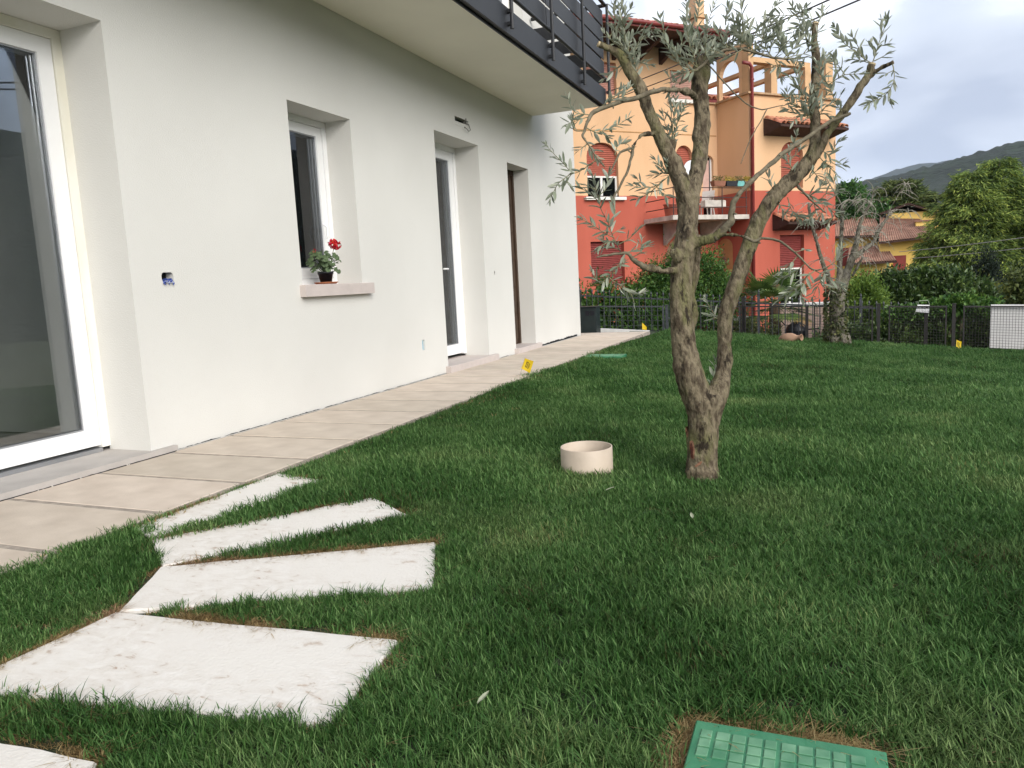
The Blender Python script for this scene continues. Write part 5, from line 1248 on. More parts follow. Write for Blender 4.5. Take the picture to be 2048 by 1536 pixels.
shrub('yellow_hedge', 'clipped yellow green hedge behind the vine', 'hedge', [(7.0, 19.2, .0, .5, .4, .45), (7.6, 19.3, .0, .5, .4, .48), (8.3, 19.4, .05, .5, .4, .5), (7.4, 19.1, -.6, 1.0, .4, .5)], 5000, .055, .5, mat('yellow_leaf', (.12, .15, .02), .6, .25, 2, island=.35, trans=.25, col2=(.19, .21, .04)), (7.4, 19.3, -1.2), 4)
shrub('boxwood_bush', 'dense mottled dark bush at the end of the yellow hedge', 'bush', [(7.2, 16.6, .2, .34, .3, .5), (7.65, 16.6, .3, .4, .3, .6), (7.4, 16.5, -.4, .5, .3, .5)], 4200, .06, .55, OLIVEG, (7.4, 16.6, -1.2), 4)
shrub('cypress_bush', 'dark pointed conifer bush behind the yellow hedge', 'bush', [(8.25, 26.3, -.3, .6, .5, 1.2), (8.3, 26.3, .5, .35, .35, .65), (9.6, 26.6, -.5, .9, .6, 1.1)], 5500, .10, .3, mat('dark_conifer_leaf', (.010, .022, .010), .7, .3, 2, island=.5), (8.4, 26.4, -2.0), 3, up=1.)

# fan palm
palm = thing('fan_palm', 'fan palm with arching fronds behind the mesh fence', 'palm', (2.85, 16.4, -1.1))
PALM = mat('palm_leaf', (.06, .12, .028), .5, .3, 6, island=.35, trans=.2, col2=(.13, .20, .045)); PALMD = mat('palm_dry', (.30, .20, .07), .7, .3, 6, island=.4)
MB().tube([(2.85, 16.4, -1.2), (2.85, 16.4, .22)], [.14, .11], 12).build('trunk', mat('palm_fibre', (.09, .06, .035), .95, .4, 20, .8, 60), palm)
for k in range(24):
    a = k*2.4; el = random.uniform(-.45, 1.05); ln_ = random.uniform(.35, .6); d = Vector((math.cos(a)*math.cos(el), math.sin(a)*math.cos(el), math.sin(el))); p0 = Vector((2.85, 16.4, .2)); p1 = p0+d*ln_
    MB().tube([p0, p0.lerp(p1, .5)+Vector((0, 0, .03)), p1], [.010, .008, .006], 5).build('frond_stalk', PALM, palm)
    ax = d.orthogonal().normalized(); ax = (Vector((0, 0, 1)).cross(d)).normalized() if abs(d.z) < .95 else ax; m = MB(); nb = 26; nrm = ax.cross(d)
    for q in range(nb):
        t_ = lerp(-1.75, 1.75, q/(nb-1)); dd = (d*math.cos(t_)+ax*math.sin(t_)); L2 = .50*(1-.13*abs(t_))*random.uniform(.9, 1.05); sd = (nrm.cross(dd)).normalized()
        a0 = p1; a1 = p1+dd*L2*.55+nrm*.02; a2 = p1+dd*L2+Vector((0, 0, -.05*random.random()-.02)); wq = .017
        m.add([a0, a1+sd*wq+nrm*.006, a1, a1-sd*wq+nrm*.006, a2], [(0, 2, 1), (0, 3, 2), (1, 2, 4), (2, 3, 4)])
    m.build('frond', PALMD if el < -.3 and k % 2 else PALM, palm)
# ================================================================== orange house (turned about 48 degrees)
OH = thing('orange_house', 'orange and red villa with arched shuttered windows and roof terrace', 'house', (-3.31, 22.9, -1.3), rotz=math.atan2(.743, .669), local=True)
ZB = 1.3      # local z = world z + 1.3
ORANGE = mat('orange_render', (.66, .405, .225), .9, .07, .8, .2, 60, col2=(.71, .455, .27), stretch=(1, 1, .3))
REDW = mat('red_render_wall', (.40, .088, .055), .9, .1, .8, .2, 60, col2=(.47, .115, .075), stretch=(1, 1, .3))
SHUT = mat('red_shutter', (.36, .10, .065), .7, .12, 6); SHUTD = mat('dark_red_shutter', (.20, .035, .03), .7, .15, 6)
FASC = mat('dark_red_gutter', (.20, .030, .028), .45, .15, 6, spec=.5); EAVE = mat('dark_eave_wood', (.045, .020, .014), .8, .3, 8)
TILES = mat('terracotta_tile', (.42, .16, .085), .9, .25, 6, .3, 40, obj_rand=.22, col2=(.52, .24, .14)); WTRIM = mat('white_trim', (.70, .68, .64), .7, .04, 5)
def PO(n): return lambda u, z, d: (u, -n+d, z+ZB)
def PS(s): return lambda u, z, d: (s+d, -u, z+ZB)     # side wall facing -s : u = n
def box(m, s0, s1, n0, n1, z0, z1, bev=0): return m.box(s0, s1, -n1, -n0, z0+ZB, z1+ZB, bev)
W1 = (.46, 1.62, 3.45, 5.13, .16, .42); W2 = (3.91, 4.58, 3.0, 5.14, .16, .33); W3 = (5.02, 5.48, 2.75, 4.85, .16, .2); WU1 = (3.74, 4.8, 6.58, 7.5, .15, .0); WU0 = (.55, 1.65, 6.58, 7.55, .15, .0)
WL = (.49, 1.75, .7, 2.08, .16, 0); WA = (3.4, 4.9, -1.2, 2.2, 1.2, .75)
for nm, holes, z0, z1, m_ in (('lower_wall', [WL, WA], -1.3, 3.5, REDW), ('upper_wall', [W1, (W2[0], W2[1], 3.5, W2[3], .16, .33), (W3[0], W3[1], 3.5, W3[3], .16, .2), WU1, WU0], 3.5, 8.15, ORANGE)):
    mb = MB()
    if nm == 'lower_wall': holes = holes+[(W2[0], W2[1], 2.75, 3.5, .16, 0), (W3[0], W3[1], 2.75, 3.5, .16, 0), (W1[0], W1[1], 3.45, 3.5, .16, 0)]
    else: holes = [(W1[0], W1[1], 3.5, W1[3], .16, .42)]+holes[1:]
    if nm == 'lower_wall': wall_grid(mb, holes, -6, 5.65, z0, z1, PO(0), .16)
    else:
        wall_grid(mb, [h for h in holes], -6, 4.95, z0, z1, PO(0), .16) if False else None
        wall_grid(mb, [h for h in holes if h[3] < 5.6], -6, 5.65, z0, 6.5, PO(0), .16)
        wall_grid(mb, [h for h in holes if h[3] > 5.6], -6, 5.0, 6.5, z1, PO(0), .16)
    mb.build(nm, m_, OH)
# right wing
V1 = (7.03, 8.02, 3.6, 5.09, .16, .4); VD = (6.97, 8.07, -.6, 2.05, .16, 0)
mb = MB(); wall_grid(mb, [VD], 5.65, 9.55, -1.3, 3.5, PO(1.5), .16); wall_grid(mb, [], 0, 1.5, -1.3, 3.5, PS(5.65), .1)
mb.quad((9.55, -1.5, 0), (9.55, 6, 0), (9.55, 6, 3.5+ZB), (9.55, -1.5, 3.5+ZB)); mb.build('lower_wall', REDW, OH)
mb = MB(); wall_grid(mb, [V1], 5.65, 9.55, 3.5, 6.5, PO(1.5), .16); wall_grid(mb, [], 0, 1.5, 3.5, 6.5, PS(5.65), .1); mb.quad((9.55, -1.5, 3.5+ZB), (9.55, 6, 3.5+ZB), (9.55, 6, 6.5+ZB), (9.55, -1.5, 6.5+ZB)); mb.build('upper_wall', ORANGE, OH)
mb = MB(); box(mb, -6, 9.5, -7, -.3, -1.3, 3.0); box(mb, -6, 5.6, -7, -.3, 3.0, 6.4); box(mb, -6, 4.9, -7, -.3, 6.4, 8.1); box(mb, 5.7, 9.45, -6, 1.3, 3.0, 6.4); box(mb, 5.7, 9.45, -6, 1.3, -1.3, 3.0); mb.build('house_core', mat('house_core', (.3, .2, .13), .9), OH)
def shutter(s0, s1, z0, z1, n, m_, arch=0, pitch=.06):
    root = MB(); box(root, s0, s1, n-.15, n-.14, z0, z1); r_ = root.build('shutter', m_, OH)
    if arch:   # round head above the slats
        pass
    zz_ = z0; me_ = None
    while zz_ < z1-.02:
        sl_ = MB(); h = pitch*.86; sl_.add([(s0, -(n-.135), zz_+ZB), (s1, -(n-.135), zz_+ZB), (s1, -(n-.118), zz_+h*.5+ZB), (s0, -(n-.118), zz_+h*.5+ZB), (s1, -(n-.135), zz_+h+ZB), (s0, -(n-.135), zz_+h+ZB)], [(0, 1, 2, 3), (3, 2, 4, 5)]); sl_.build('shutter_slat', m_, r_); zz_ += pitch
    return r_
def window_glass(s0, s1, z0, z1, n, mull=True):
    f = MB(); box(f, s0, s0+.06, n-.16, n-.10, z0, z1); box(f, s1-.06, s1, n-.16, n-.10, z0, z1); box(f, s0+.06, s1-.06, n-.16, n-.10, z1-.05, z1); box(f, s0+.06, s1-.06, n-.16, n-.10, z0, z0+.05)
    if mull: box(f, (s0+s1)/2-.04, (s0+s1)/2+.04, n-.16, n-.10, z0+.05, z1-.05)
    w_ = f.build('window', WTRIM, OH); g = MB(); box(g, s0+.06, s1-.06, n-.145, n-.135, z0+.05, z1-.05); g.build('pane', glass_mat('far_glass', (.12, .14, .16), 1.6), w_)
    return w_
shutter(.46, 1.62, 4.12, 5.13, 0, SHUT); window_glass(.46, 1.62, 3.46, 4.12, 0)
mb = MB(); box(mb, .32, 1.82, .0, .13, 3.36, 3.455); mb.build('window_sill', WTRIM, OH)
shutter(.49, 1.75, .7, 2.08, 0, SHUTD)
shutter(3.91, 4.58, 3.6, 5.14, 0, SHUT); window_glass(3.91, 4.58, 2.76, 3.6, 0, False)
w_ = window_glass(5.02, 5.48, 2.76, 4.85, 0, False); mb = MB(); box(mb, 5.12, 5.38, -.135, -.12, 3.2, 4.7); mb.build('pale_curtain', mat('pink_curtain', (.62, .42, .36), .9), OH)
shutter(3.74, 4.8, 6.6, 7.5, 0, mat('pale_shutter', (.55, .33, .27), .7, .1, 5)); mb = MB(); box(mb, 3.62, 4.92, 0, .12, 6.47, 6.575); mb.build('window_sill', WTRIM, OH)
shutter(.55, 1.65, 6.6, 7.55, 0, mat('pink_shutter', (.48, .24, .19), .7, .1, 5))
shutter(7.03, 8.02, 3.6, 5.09, 1.5, SHUT); window_glass(6.97, 8.07, -.6, .95, 1.5); shutter(6.97, 8.07, .95, 2.05, 1.5, SHUTD)
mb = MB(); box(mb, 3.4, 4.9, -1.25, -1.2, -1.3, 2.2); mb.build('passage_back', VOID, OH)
# painted string line, band and parapet caps
mb = MB(); box(mb, -6, 5.62, .001, .012, 5.47, 5.5); mb.build('string_course', mat('string_course', (.40, .22, .09), .9), OH)
mb = MB(); box(mb, 5.55, 9.65, 1.4, 1.6, 6.5, 6.56); box(mb, 5.55, 5.75, -.05, 1.4, 6.5, 6.56); box(mb, 5.0, 5.55, -.1, .08, 6.5, 6.55); mb.build('parapet_cap', mat('worn_cap', (.40, .26, .15), .9, .3, 5, .3, 30), OH)
# terrace frame: pillars and beams, arched screen
PIL = mat('pillar_render', (.56, .35, .19), .9, .12, 3, .2, 40)
for (s0, s1, n0, n1, zt) in ((6.62, 6.88, 1.2, 1.5, 7.5), (8.12, 8.38, 1.2, 1.5, 7.5), (9.08, 9.4, 1.15, 1.5, 7.85), (5.66, 5.86, 1.2, 1.5, 8.2), (6.62, 6.86, -2.6, -2.35, 7.5), (9.1, 9.4, -2.6, -2.3, 7.6)):
    mb = MB(); box(mb, s0, s1, n0, n1, 6.56, zt); mb.build('pillar', PIL, OH)
mb = MB(); box(mb, 5.86, 8.38, 1.22, 1.48, 7.503, 7.66); box(mb, 8.14, 8.36, -2.5, 1.2, 7.503, 7.62); box(mb, 6.64, 6.86, -2.3, 1.2, 7.503, 7.62); mb.build('beam', PIL, OH)
mb = MB(); box(mb, 6.6, 9.4, -2.75, -2.6, 6.4, 7.0); mb.build('terrace_parapet', PIL, OH)
mb = MB(); wall_grid(mb, [(.12, 1.05, 6.57, 7.75, .16, .46)], 0.0, 1.2, 6.56, 8.15, PS(5.67), .16); mb.build('arched_screen', ORANGE, OH)
mb = MB(); wall_grid(mb, [(.12, 1.05, 6.57, 7.75, .0, .46)], 0.0, 1.2, 6.56, 8.15, PS(5.83), .0); mb.build('arched_screen', ORANGE, OH)
mb = MB(); box(mb, 4.96, 5.0, -3, -.0, 6.5, 8.1); mb.build('end_wall', ORANGE, OH)
# main roof with eaves
mb = MB()
def rz(n): return 8.20+.36*(1.65-n)
mb.add([(-7, -1.6, 8.12+ZB), (4.78, -1.6, 8.12+ZB), (5.5, .2, 8.14+ZB), (-7, .2, 8.14+ZB), (-7, -1.6, 8.2+ZB), (4.78, -1.6, 8.2+ZB), (5.6, 5.5, rz(-5.5)+ZB), (-7, 5.5, rz(-5.5)+ZB)], [(0, 1, 2, 3), (7, 6, 5, 4), (0, 4, 5, 1), (1, 5, 6, 2), (3, 7, 4, 0)])
mb.build('roof', EAVE, OH)
mb = MB(); box(mb, -7, 4.79, 1.602, 1.66, 8.10, 8.25); mb.tube([(-7, -1.72, 8.2+ZB), (4.82, -1.72, 8.2+ZB)], .055, 10); mb.build('gutter', FASC, OH)
mb = MB()
for k in range(14):
    s_ = -6.6+k*.9; mb = MB(); mb.add([(s_, 0, 8.11+ZB), (s_+.13, 0, 8.11+ZB), (s_+.13, -1.3, 8.11+ZB), (s_, -1.3, 8.11+ZB), (s_, 0, 7.62+ZB), (s_+.13, 0, 7.62+ZB), (s_+.13, -.3, 7.74+ZB), (s_, -.3, 7.74+ZB), (s_+.13, -1.3, 7.99+ZB), (s_, -1.3, 7.99+ZB)], [(4, 5, 6, 7), (7, 6, 8, 9), (9, 8, 2, 3), (1, 5, 4, 0), (5, 1, 2, 8, 6), (4, 7, 9, 3, 0)]); mb.build('eave_bracket', EAVE, OH)
def half_tile(r0, r1, L_, n=6):
    m = MB(); P = []
    for (y_, r_) in ((0, r0), (L_, r1)):
        for rr_ in (r_, r_-.014):
            for k in range(n+1): a = math.pi*k/n; P.append((rr_*math.cos(a), y_, rr_*math.sin(a)))
    q = n+1; F = [(k, k+1, 2*q+k+1, 2*q+k) for k in range(n)]+[(q+k+1, q+k, 3*q+k, 3*q+k+1) for k in range(n)]+[(k+1, k, q+k, q+k+1) for k in range(n)]+[(2*q+k, 2*q+k+1, 3*q+k+1, 3*q+k) for k in range(n)]
    m.add(P, F); return m
tile_me = None
def put_tiles(s0, s1, pitch, n_front, z_front, slope, rows, parent):
    global tile_me
    for r_ in range(rows):
        s = s0
        while s < s1:
            if tile_me is None: o = half_tile(.10, .085, .42).build('roof_tile', TILES, parent, True); tile_me = o.data
            else: o = link('roof_tile', tile_me, None, parent)
            o.location = (s+random.uniform(-.008, .008), -n_front+r_*.36, z_front+ZB+r_*.36*slope+.02*r_*0+random.uniform(-.006, .006)); o.rotation_euler = (math.atan(slope), 0, random.uniform(-.03, .03)); o.scale = (pitch/.21,)*3; s += pitch
put_tiles(-5.0, 4.75, .21, 1.62, 8.22, .36, 3, OH)
# awnings of tile on the wing
for (s0, s1, zf, nf, rows, lab) in ((6.27, 9.3, 5.46, 2.25, 2, 'a'), (6.64, 8.85, 2.42, 2.2, 2, 'b')):
    mb = MB(); sl_ = .42
    mb.add([(s0, -nf, zf+ZB), (s1, -nf, zf+ZB), (s1, -1.5, zf+ZB+sl_*(nf-1.5)), (s0, -1.5, zf+ZB+sl_*(nf-1.5)), (s0, -nf, zf-.07+ZB), (s1, -nf, zf-.07+ZB), (s1, -1.5, zf-.22+ZB), (s0, -1.5, zf-.22+ZB)], [(0, 1, 2, 3), (7, 6, 5, 4), (0, 4, 5, 1), (1, 5, 6, 2), (3, 7, 4, 0)])
    aw = mb.build('awning_roof', EAVE, OH); put_tiles(s0+.08, s1, .2, nf+.03, zf+.015, sl_, rows, aw)
# lower roof behind the terrace
mb = MB(); mb.add([(5.0, 1.2, 7.0+ZB), (9.2, 1.2, 7.0+ZB), (9.2, 4, 8.0+ZB), (5.0, 4, 8.0+ZB), (5.0, 1.2, 6.88+ZB), (9.2, 1.2, 6.88+ZB)], [(0, 1, 2, 3), (0, 4, 5, 1)]); mb.build('back_roof', FASC, OH)
put_tiles(5.1, 9.1, .21, -1.18, 7.02, .36, 2, OH)
mb = MB(); box(mb, 5.0, 9.2, -3.2, -3.0, 6.4, 6.95); mb.build('back_wall', EAVE, OH)
# chimney
mb = MB(); box(mb, 5.0, 5.36, -.55, -.2, 8.4, 10.8); ch = mb.build('chimney', ORANGE, OH); mb = MB(); box(mb, 4.93, 5.43, -.62, -.13, 9.3, 9.42); box(mb, 4.93, 5.43, -.62, -.13, 10.802, 10.9); mb.build('chimney_cap', PIL, ch)
# downpipe
mb = MB(); mb.tube([(5.35, -1.58, 7.42+ZB), (5.6, -1.6, 7.40+ZB), (5.70, -1.6, 7.28+ZB), (5.71, -1.6, -1.2+ZB)], .055, 10); mb.build('downpipe', FASC, OH, True)
for z_ in (6.9, 5.4, 3.9, 1.8, .3): MB().lathe([(.062, 0), (.066, .01), (.066, .04), (.062, .05)], (5.71, -1.6, z_+ZB), 12).build('pipe_clip', FASC, OH)
# balcony
SLAB = mat('weathered_slab', (.50, .45, .40), .9, .25, 4, .3, 30)
mb = MB(); box(mb, 2.56, 5.64, .0, 1.5, 2.6, 2.74); bl = mb.build('balcony', SLAB, OH)
for s_ in (3.3, 4.85):
    mb = MB(); mb.add([(s_, -.02, 2.6+ZB), (s_+.12, -.02, 2.6+ZB), (s_+.12, -1.2, 2.6+ZB), (s_, -1.2, 2.6+ZB), (s_, -.02, 1.9+ZB), (s_+.12, -.02, 1.9+ZB), (s_+.12, -.5, 2.2+ZB), (s_, -.5, 2.2+ZB)], [(4, 5, 6, 7), (7, 6, 2, 3), (0, 4, 7, 3), (1, 2, 6, 5)]); mb.build('bracket', SLAB, bl)
IRON = mat('balcony_iron', (.05, .025, .022), .6)
mb = MB()
for z_ in (2.98, 3.28, 3.58):
    mb.tube([(2.62, -.05, z_+ZB), (2.62, -1.46, z_+ZB), (5.6, -1.46, z_+ZB)], .016, 6)
mb.build('balcony_rail', IRON, bl)
for s_ in (2.62, 3.6, 4.55, 5.55):
    mb = MB(); mb.tube([(s_, -1.46, 2.74+ZB), (s_, -1.46, 3.6+ZB)], .017, 6); mb.build('rail_post', IRON, bl)
# niche with ornament on the wing's side wall
mb = MB(); n_ = 10; P = [(5.648, .02, -.2+ZB), (5.648, -.70, -.2+ZB), (5.648, -.70, 1.75+ZB)]+[(5.648, -.34-.36*math.cos(math.pi*k/n_), 1.75+.3*math.sin(math.pi*k/n_)+ZB) for k in range(1, n_)]+[(5.648, .02, 1.75+ZB)]
mb.add(P, [tuple(range(len(P)))[::-1]]); mb.build('painted_niche', mat('ochre_niche', (.50, .26, .11), .9, .1, 3), OH)
mb = MB(); cz_ = 1.0+ZB
mb.tube([(5.60, -.33, 1.75+ZB), (5.6, -.30, 1.45+ZB)], .008, 5)
for k in range(16): a = k*2.4; mb.tube([(5.60, -.32+.10*math.cos(a)*random.random(), cz_+.32+.12*math.sin(a)*random.random()), (5.57, -.32+.14*math.cos(a), cz_+.3+.16*math.sin(a))], [.035, .012], 5)
mb.build('dried_bouquet', mat('dried_flowers', (.25, .13, .10), .9, .4, 30), OH)
mb = MB()
for (y_, z_, r_) in ((-.40, cz_-.16, .085), (-.22, cz_-.05, .06)):
    for k in range(16): a, b = 6.283*k/16, 6.283*(k+1)/16; mb.tube([(5.58, y_+r_*math.cos(a), z_+r_*math.sin(a)), (5.58, y_+r_*math.cos(b), z_+r_*math.sin(b))], .012, 5)
mb.tube([(5.58, -.40, cz_-.16), (5.58, -.28, cz_+.02), (5.58, -.22, cz_-.05)], .016, 5); mb.tube([(5.58, -.28, cz_+.02), (5.58, -.3, cz_+.14)], .02, 5); mb.build('wheeled_ornament', mat('pewter', (.12, .12, .13), .5), OH)
# dish
mb = MB(); mb.lathe([(0, 0), (.12, .012), (.22, .045), (.27, .08), (.265, .088), (.21, .055), (0, .014)], (0, 0, 0), 24); di = mb.build('satellite_dish', mat('dish_white', (.66, .67, .70), .5), OH, True)
di.location = (4.05, -.62, 4.28+ZB); di.rotation_euler = (1.25, 0, -.5)
mb = MB(); mb.tube([(0, 0, .02), (.0, .12, .30)], .012, 6); mb.tube([(0, 0, -.01), (0, .05, -.3)], .018, 6); mb.build('dish_arm', ALU, di)

def at_house(s, n, z): return Vector((-3.31, 22.9, 0))+Vector((.669, .743, 0))*s+Vector((.743, -.669, 0))*n+Vector((0, 0, z))
# balcony contents : own things
def trough(s, c, lab, flowers, w_=.42):
    p = at_house(s, 1.50, 3.62); t = thing('flower_trough', lab, 'planter', p, 'flower troughs on the balcony rail', rotz=math.atan2(.743, .669), local=True)
    m = MB(); m.add([(-w_/2, -.08, 0), (w_/2, -.08, 0), (w_/2, .08, 0), (-w_/2, .08, 0), (-w_/2-.03, -.1, .16), (w_/2+.03, -.1, .16), (w_/2+.03, .1, .16), (-w_/2-.03, .1, .16)], [(3, 2, 1, 0), (0, 1, 5, 4), (1, 2, 6, 5), (2, 3, 7, 6), (3, 0, 4, 7)]); m.build('box', mat(c[0], c[1], .7), t)
    k = 160; cs = np.stack([RNG.uniform(-w_/2, w_/2, k), RNG.uniform(-.08, .08, k), .14+RNG.random(k)**2*.16], 1); V, F = leaves(cs, RNG.normal(size=(k, 3))+np.array([0, 0, 1.2]), .06, .03); fast_mesh('plants', V, F, flowers, t); tag(bpy.data.objects[t.children[-1].name], kind='stuff')
YF = mat('yellow_blooms', (.35, .28, .03), .7, .4, 20, island=.5); GF = mat('trough_greens', (.12, .13, .04), .7, .4, 20, island=.5, col2=(.25, .2, .06))
trough(4.36, ('clay_trough', (.24, .10, .06)), 'brown clay flower trough on the balcony rail of orange villa', GF); trough(4.86, ('black_trough', (.02, .02, .025)), 'black flower trough on the balcony rail of orange villa', YF); trough(5.22, ('teal_trough', (.16, .42, .40)), 'small turquoise flower trough on the balcony rail of orange villa', GF, .26); trough(5.56, ('rust_trough', (.22, .07, .05)), 'dark red trough with yellow blooms on the balcony rail', YF, .3)
p = at_house(4.3, 1.46, 3.0); st = thing('stone_planter', 'weathered stone planter hung inside the balcony railing', 'planter', p, rotz=math.atan2(.743, .669), local=True); m = MB(); m.box(-.42, .42, .02, .24, -.02, .2, bev=.02); m.build('box', SLAB, st)
k = 120; V, F = leaves(np.stack([RNG.uniform(-.1, .4, k), RNG.uniform(.03, .22, k), .2+.08*RNG.random(k)], 1), RNG.normal(size=(k, 3)), .09, .02); fast_mesh('dry_plants', V, F, mat('dry_plant', (.25, .18, .13), .9), st); tag(st.children[-1], kind='stuff')
# plastic chair
p = at_house(4.42, .75, 2.742); ch = thing('plastic_chair', 'white plastic chair on the orange villa balcony', 'chair', p, rotz=math.atan2(.743, .669)+.4, local=True)
m = MB(); m.box(-.22, .22, -.22, .22, .40, .43, bev=.01); m.build('seat', WTRIM, ch)
for a in (-1, 1):
    for b in (-1, 1): m = MB(); m.tube([(a*.2, b*.2, .4), (a*.24, b*.24, 0)], [.024, .018], 6); m.build('leg', WTRIM, ch)
m = MB(); m.add([(.2, -.2, .43), (.2, .2, .43), (.32, .22, .85), (.32, -.22, .85), (.225, -.2, .43), (.225, .2, .43), (.345, .22, .85), (.345, -.22, .85)], [(0, 1, 2, 3), (7, 6, 5, 4), (0, 4, 5, 1), (1, 5, 6, 2), (2, 6, 7, 3), (3, 7, 4, 0)]); m.build('backrest', WTRIM, ch)
for b in (-1, 1): m = MB(); m.tube([(-.2, b*.22, .42), (-.2, b*.25, .64), (.25, b*.24, .66)], .02, 6); m.build('armrest', WTRIM, ch)
p = at_house(2.95, .9, 2.742); o = MB().lathe([(0, 0), (.17, 0), (.22, .36), (.24, .36), (.24, .4), (.2, .4), (.18, .3), (0, .28)], p, 24).build('plant_pot', mat('red_pot', (.42, .12, .08), .8, .1, 8), None, True); tag(o, 'large red pot on the orange villa balcony corner', 'pot')
o = MB().box(p.x+.30, p.x+.62, p.y+.25, p.y+.6, p.z, p.z+.36, bev=.02).build('storage_bag', WHITE); tag(o, 'white bag beside the red pot on the villa balcony', 'bag')

# ================================================================== yellow houses
YW = mat('yellow_render', (.70, .47, .12), .9, .06, .6, .2, 30, col2=(.76, .54, .17)); YT = mat('brown_roof_tiles', (.26, .13, .085), .9, .3, 2.2, .4, 12, col2=(.36, .2, .14))
def tiled(a, b, c, d, parent, n=40, amp=.05):
    """corrugated roof plane a-b eaves, d-c ridge"""
    a, b, c, d = map(Vector, (a, b, c, d)); nn_ = (b-a).cross(d-a).normalized(); V = []; m = n*4
    for i in range(m+1):
        for t_ in (0, .25, .5, .75, 1.0):
            p = a.lerp(b, i/m).lerp(d.lerp(c, i/m), t_); V.append(p+nn_*(amp*abs(math.sin(math.pi*i/4))+.03*(t_*4 % 1)))
    F = [(i*5+k, (i+1)*5+k, (i+1)*5+k+1, i*5+k+1) for i in range(m) for k in range(4)]
    return MB().add(V, F).build('roof_tiles', YT, parent)
yh = thing('yellow_house', 'long yellow house with low brown tiled roofs behind the laurel', 'house', (7.2, 46, -3))
MB().box(4.2, 6.6, 46.6, 52, -3.2, 1.75).build('wall', YW, yh); MB().box(6.65, 9.2, 44.9, 51, -3.2, 1.42).build('wall', YW, yh); MB().box(9.15, 10.6, 45.6, 51, -3.2, .9).build('wall', YW, yh); MB().box(5.3, 7.1, 44.0, 46, -3.2, .35).build('wall', YW, yh); MB().box(7.2, 9.8, 48.5, 53, 1.0, 3.0).build('wall', YW, yh)
def roof(a, b, c, d, n=30):
    r_ = tiled(a, b, c, d, yh, n); a, b, c, d = map(Vector, (a, b, c, d)); k = Vector((0, 0, -.09)); m = MB(); m.add([a, b, c, d, a+k, b+k, c+k, d+k], [(7, 6, 5, 4), (0, 4, 5, 1), (1, 5, 6, 2), (3, 7, 4, 0)]); m.build('soffit', EAVE, yh)
roof((3.8, 46.1, 1.85), (6.9, 46.1, 1.75), (6.6, 50, 3.2), (3.8, 50, 3.25), 26); roof((6.55, 44.3, 1.33), (9.6, 44.3, 1.5), (8.8, 49, 2.7), (6.9, 49, 2.95), 28); roof((9.2, 44.6, 1.45), (11.0, 45.2, .68), (10.9, 50, 1.3), (9.3, 50, 2.2), 14); roof((5.0, 43.4, .30), (7.35, 43.4, .32), (7.0, 46, 1.2), (5.2, 46, 1.2), 20); roof((6.9, 48.2, 3.05), (8.3, 48.2, 3.5), (8.4, 53, 3.55), (6.9, 53, 3.1), 16); roof((8.3, 48.2, 3.5), (10.2, 48.2, 2.7), (10.2, 53, 2.7), (8.4, 53, 3.55), 16)
MB().box(8.5, 9.1, 46.6, 47.1, 1.4, 2.35).build('chimney', YW, yh); MB().box(8.42, 9.18, 46.52, 47.18, 2.352, 2.43).build('chimney_cap', YT, yh)
for (x0, x1, z0, z1, y_) in ((7.3, 7.9, -.6, .6, 44.89), (5.7, 6.2, -1.2, -.1, 43.99), (4.6, 5.2, .2, 1.2, 46.59), (9.6, 10.1, -.9, .2, 45.59)):
    MB().box(x0, x1, y_-.02, y_, z0, z1).build('window', SHUTD, yh)
yh.location.z += .72
ph = thing('cream_house', 'cream house mostly hidden behind the cedar branches', 'house', (13.4, 52, -3)); MB().box(12.3, 16.5, 50.5, 56, -3.3, 1.5).build('wall', mat('cream_render', (.6, .48, .24), .9), ph)
r_ = tiled((11.8, 49.9, 1.5), (17, 49.9, 1.5), (16, 53.5, 3.0), (12.6, 53.5, 3.0), ph, 30)
for (x0, z0) in ((13.0, -.6), (14.6, -.6)): MB().box(x0, x0+.6, 50.48, 50.5, z0, z0+1.2).build('window', SHUTD, ph)

# ================================================================== background trees
def limb_tree(name, label, base, top, blobs, n, size, wr, material, trunk_r=.2, **kw):
    t = thing(name, label, 'tree', base); m = MB(); m.tube([base, (base[0]+.1, base[1], lerp(base[2], top, .6)), (base[0], base[1], top)], [trunk_r, trunk_r*.7, trunk_r*.15], 8)
    for b in blobs: m.tube([(base[0], base[1], lerp(base[2], b[2], .6)), (b[0], b[1], b[2])], [trunk_r*.4, .03], 5)
    m.build('trunk', TWIG, t); V, F = blob_foliage(blobs, n, size, wr, **kw); f = fast_mesh('crown', V, F, material, t); tag(f, kind='stuff'); return t
BROAD = mat('broad_leaf', (.04, .12, .022), .6, .3, .8, island=.5, trans=.3, col2=(.08, .19, .04))
limb_tree('broadleaf_tree', 'round bright green broadleaf tree behind the yellow house', (5.6, 50, -4), 4.5, [(5.3, 50, 4.2, 1.1, 1, 1.2), (4.6, 50, 3.3, 1.1, 1, 1.2), (6.4, 50, 3.4, 1.2, 1, 1.1), (5.5, 49.6, 2.5, 1.8, 1, 1.2), (5.4, 50, 5.1, .7, .7, .75)], 9000, .22, .6, BROAD)
limb_tree('broadleaf_tree', 'bright green tree crown between the round tree and the flat cedar', (7.9, 58, -4), 4.5, [(7.3, 58, 4.4, 1.2, 1, 1.3), (8.2, 58, 3.6, 1.2, 1, 1.1), (6.9, 57.6, 3.2, 1.3, 1, 1.2)], 5000, .24, .6, mat('lime_crown', (.05, .12, .018), .6, .3, .8, island=.5, trans=.25, col2=(.09, .17, .03)))
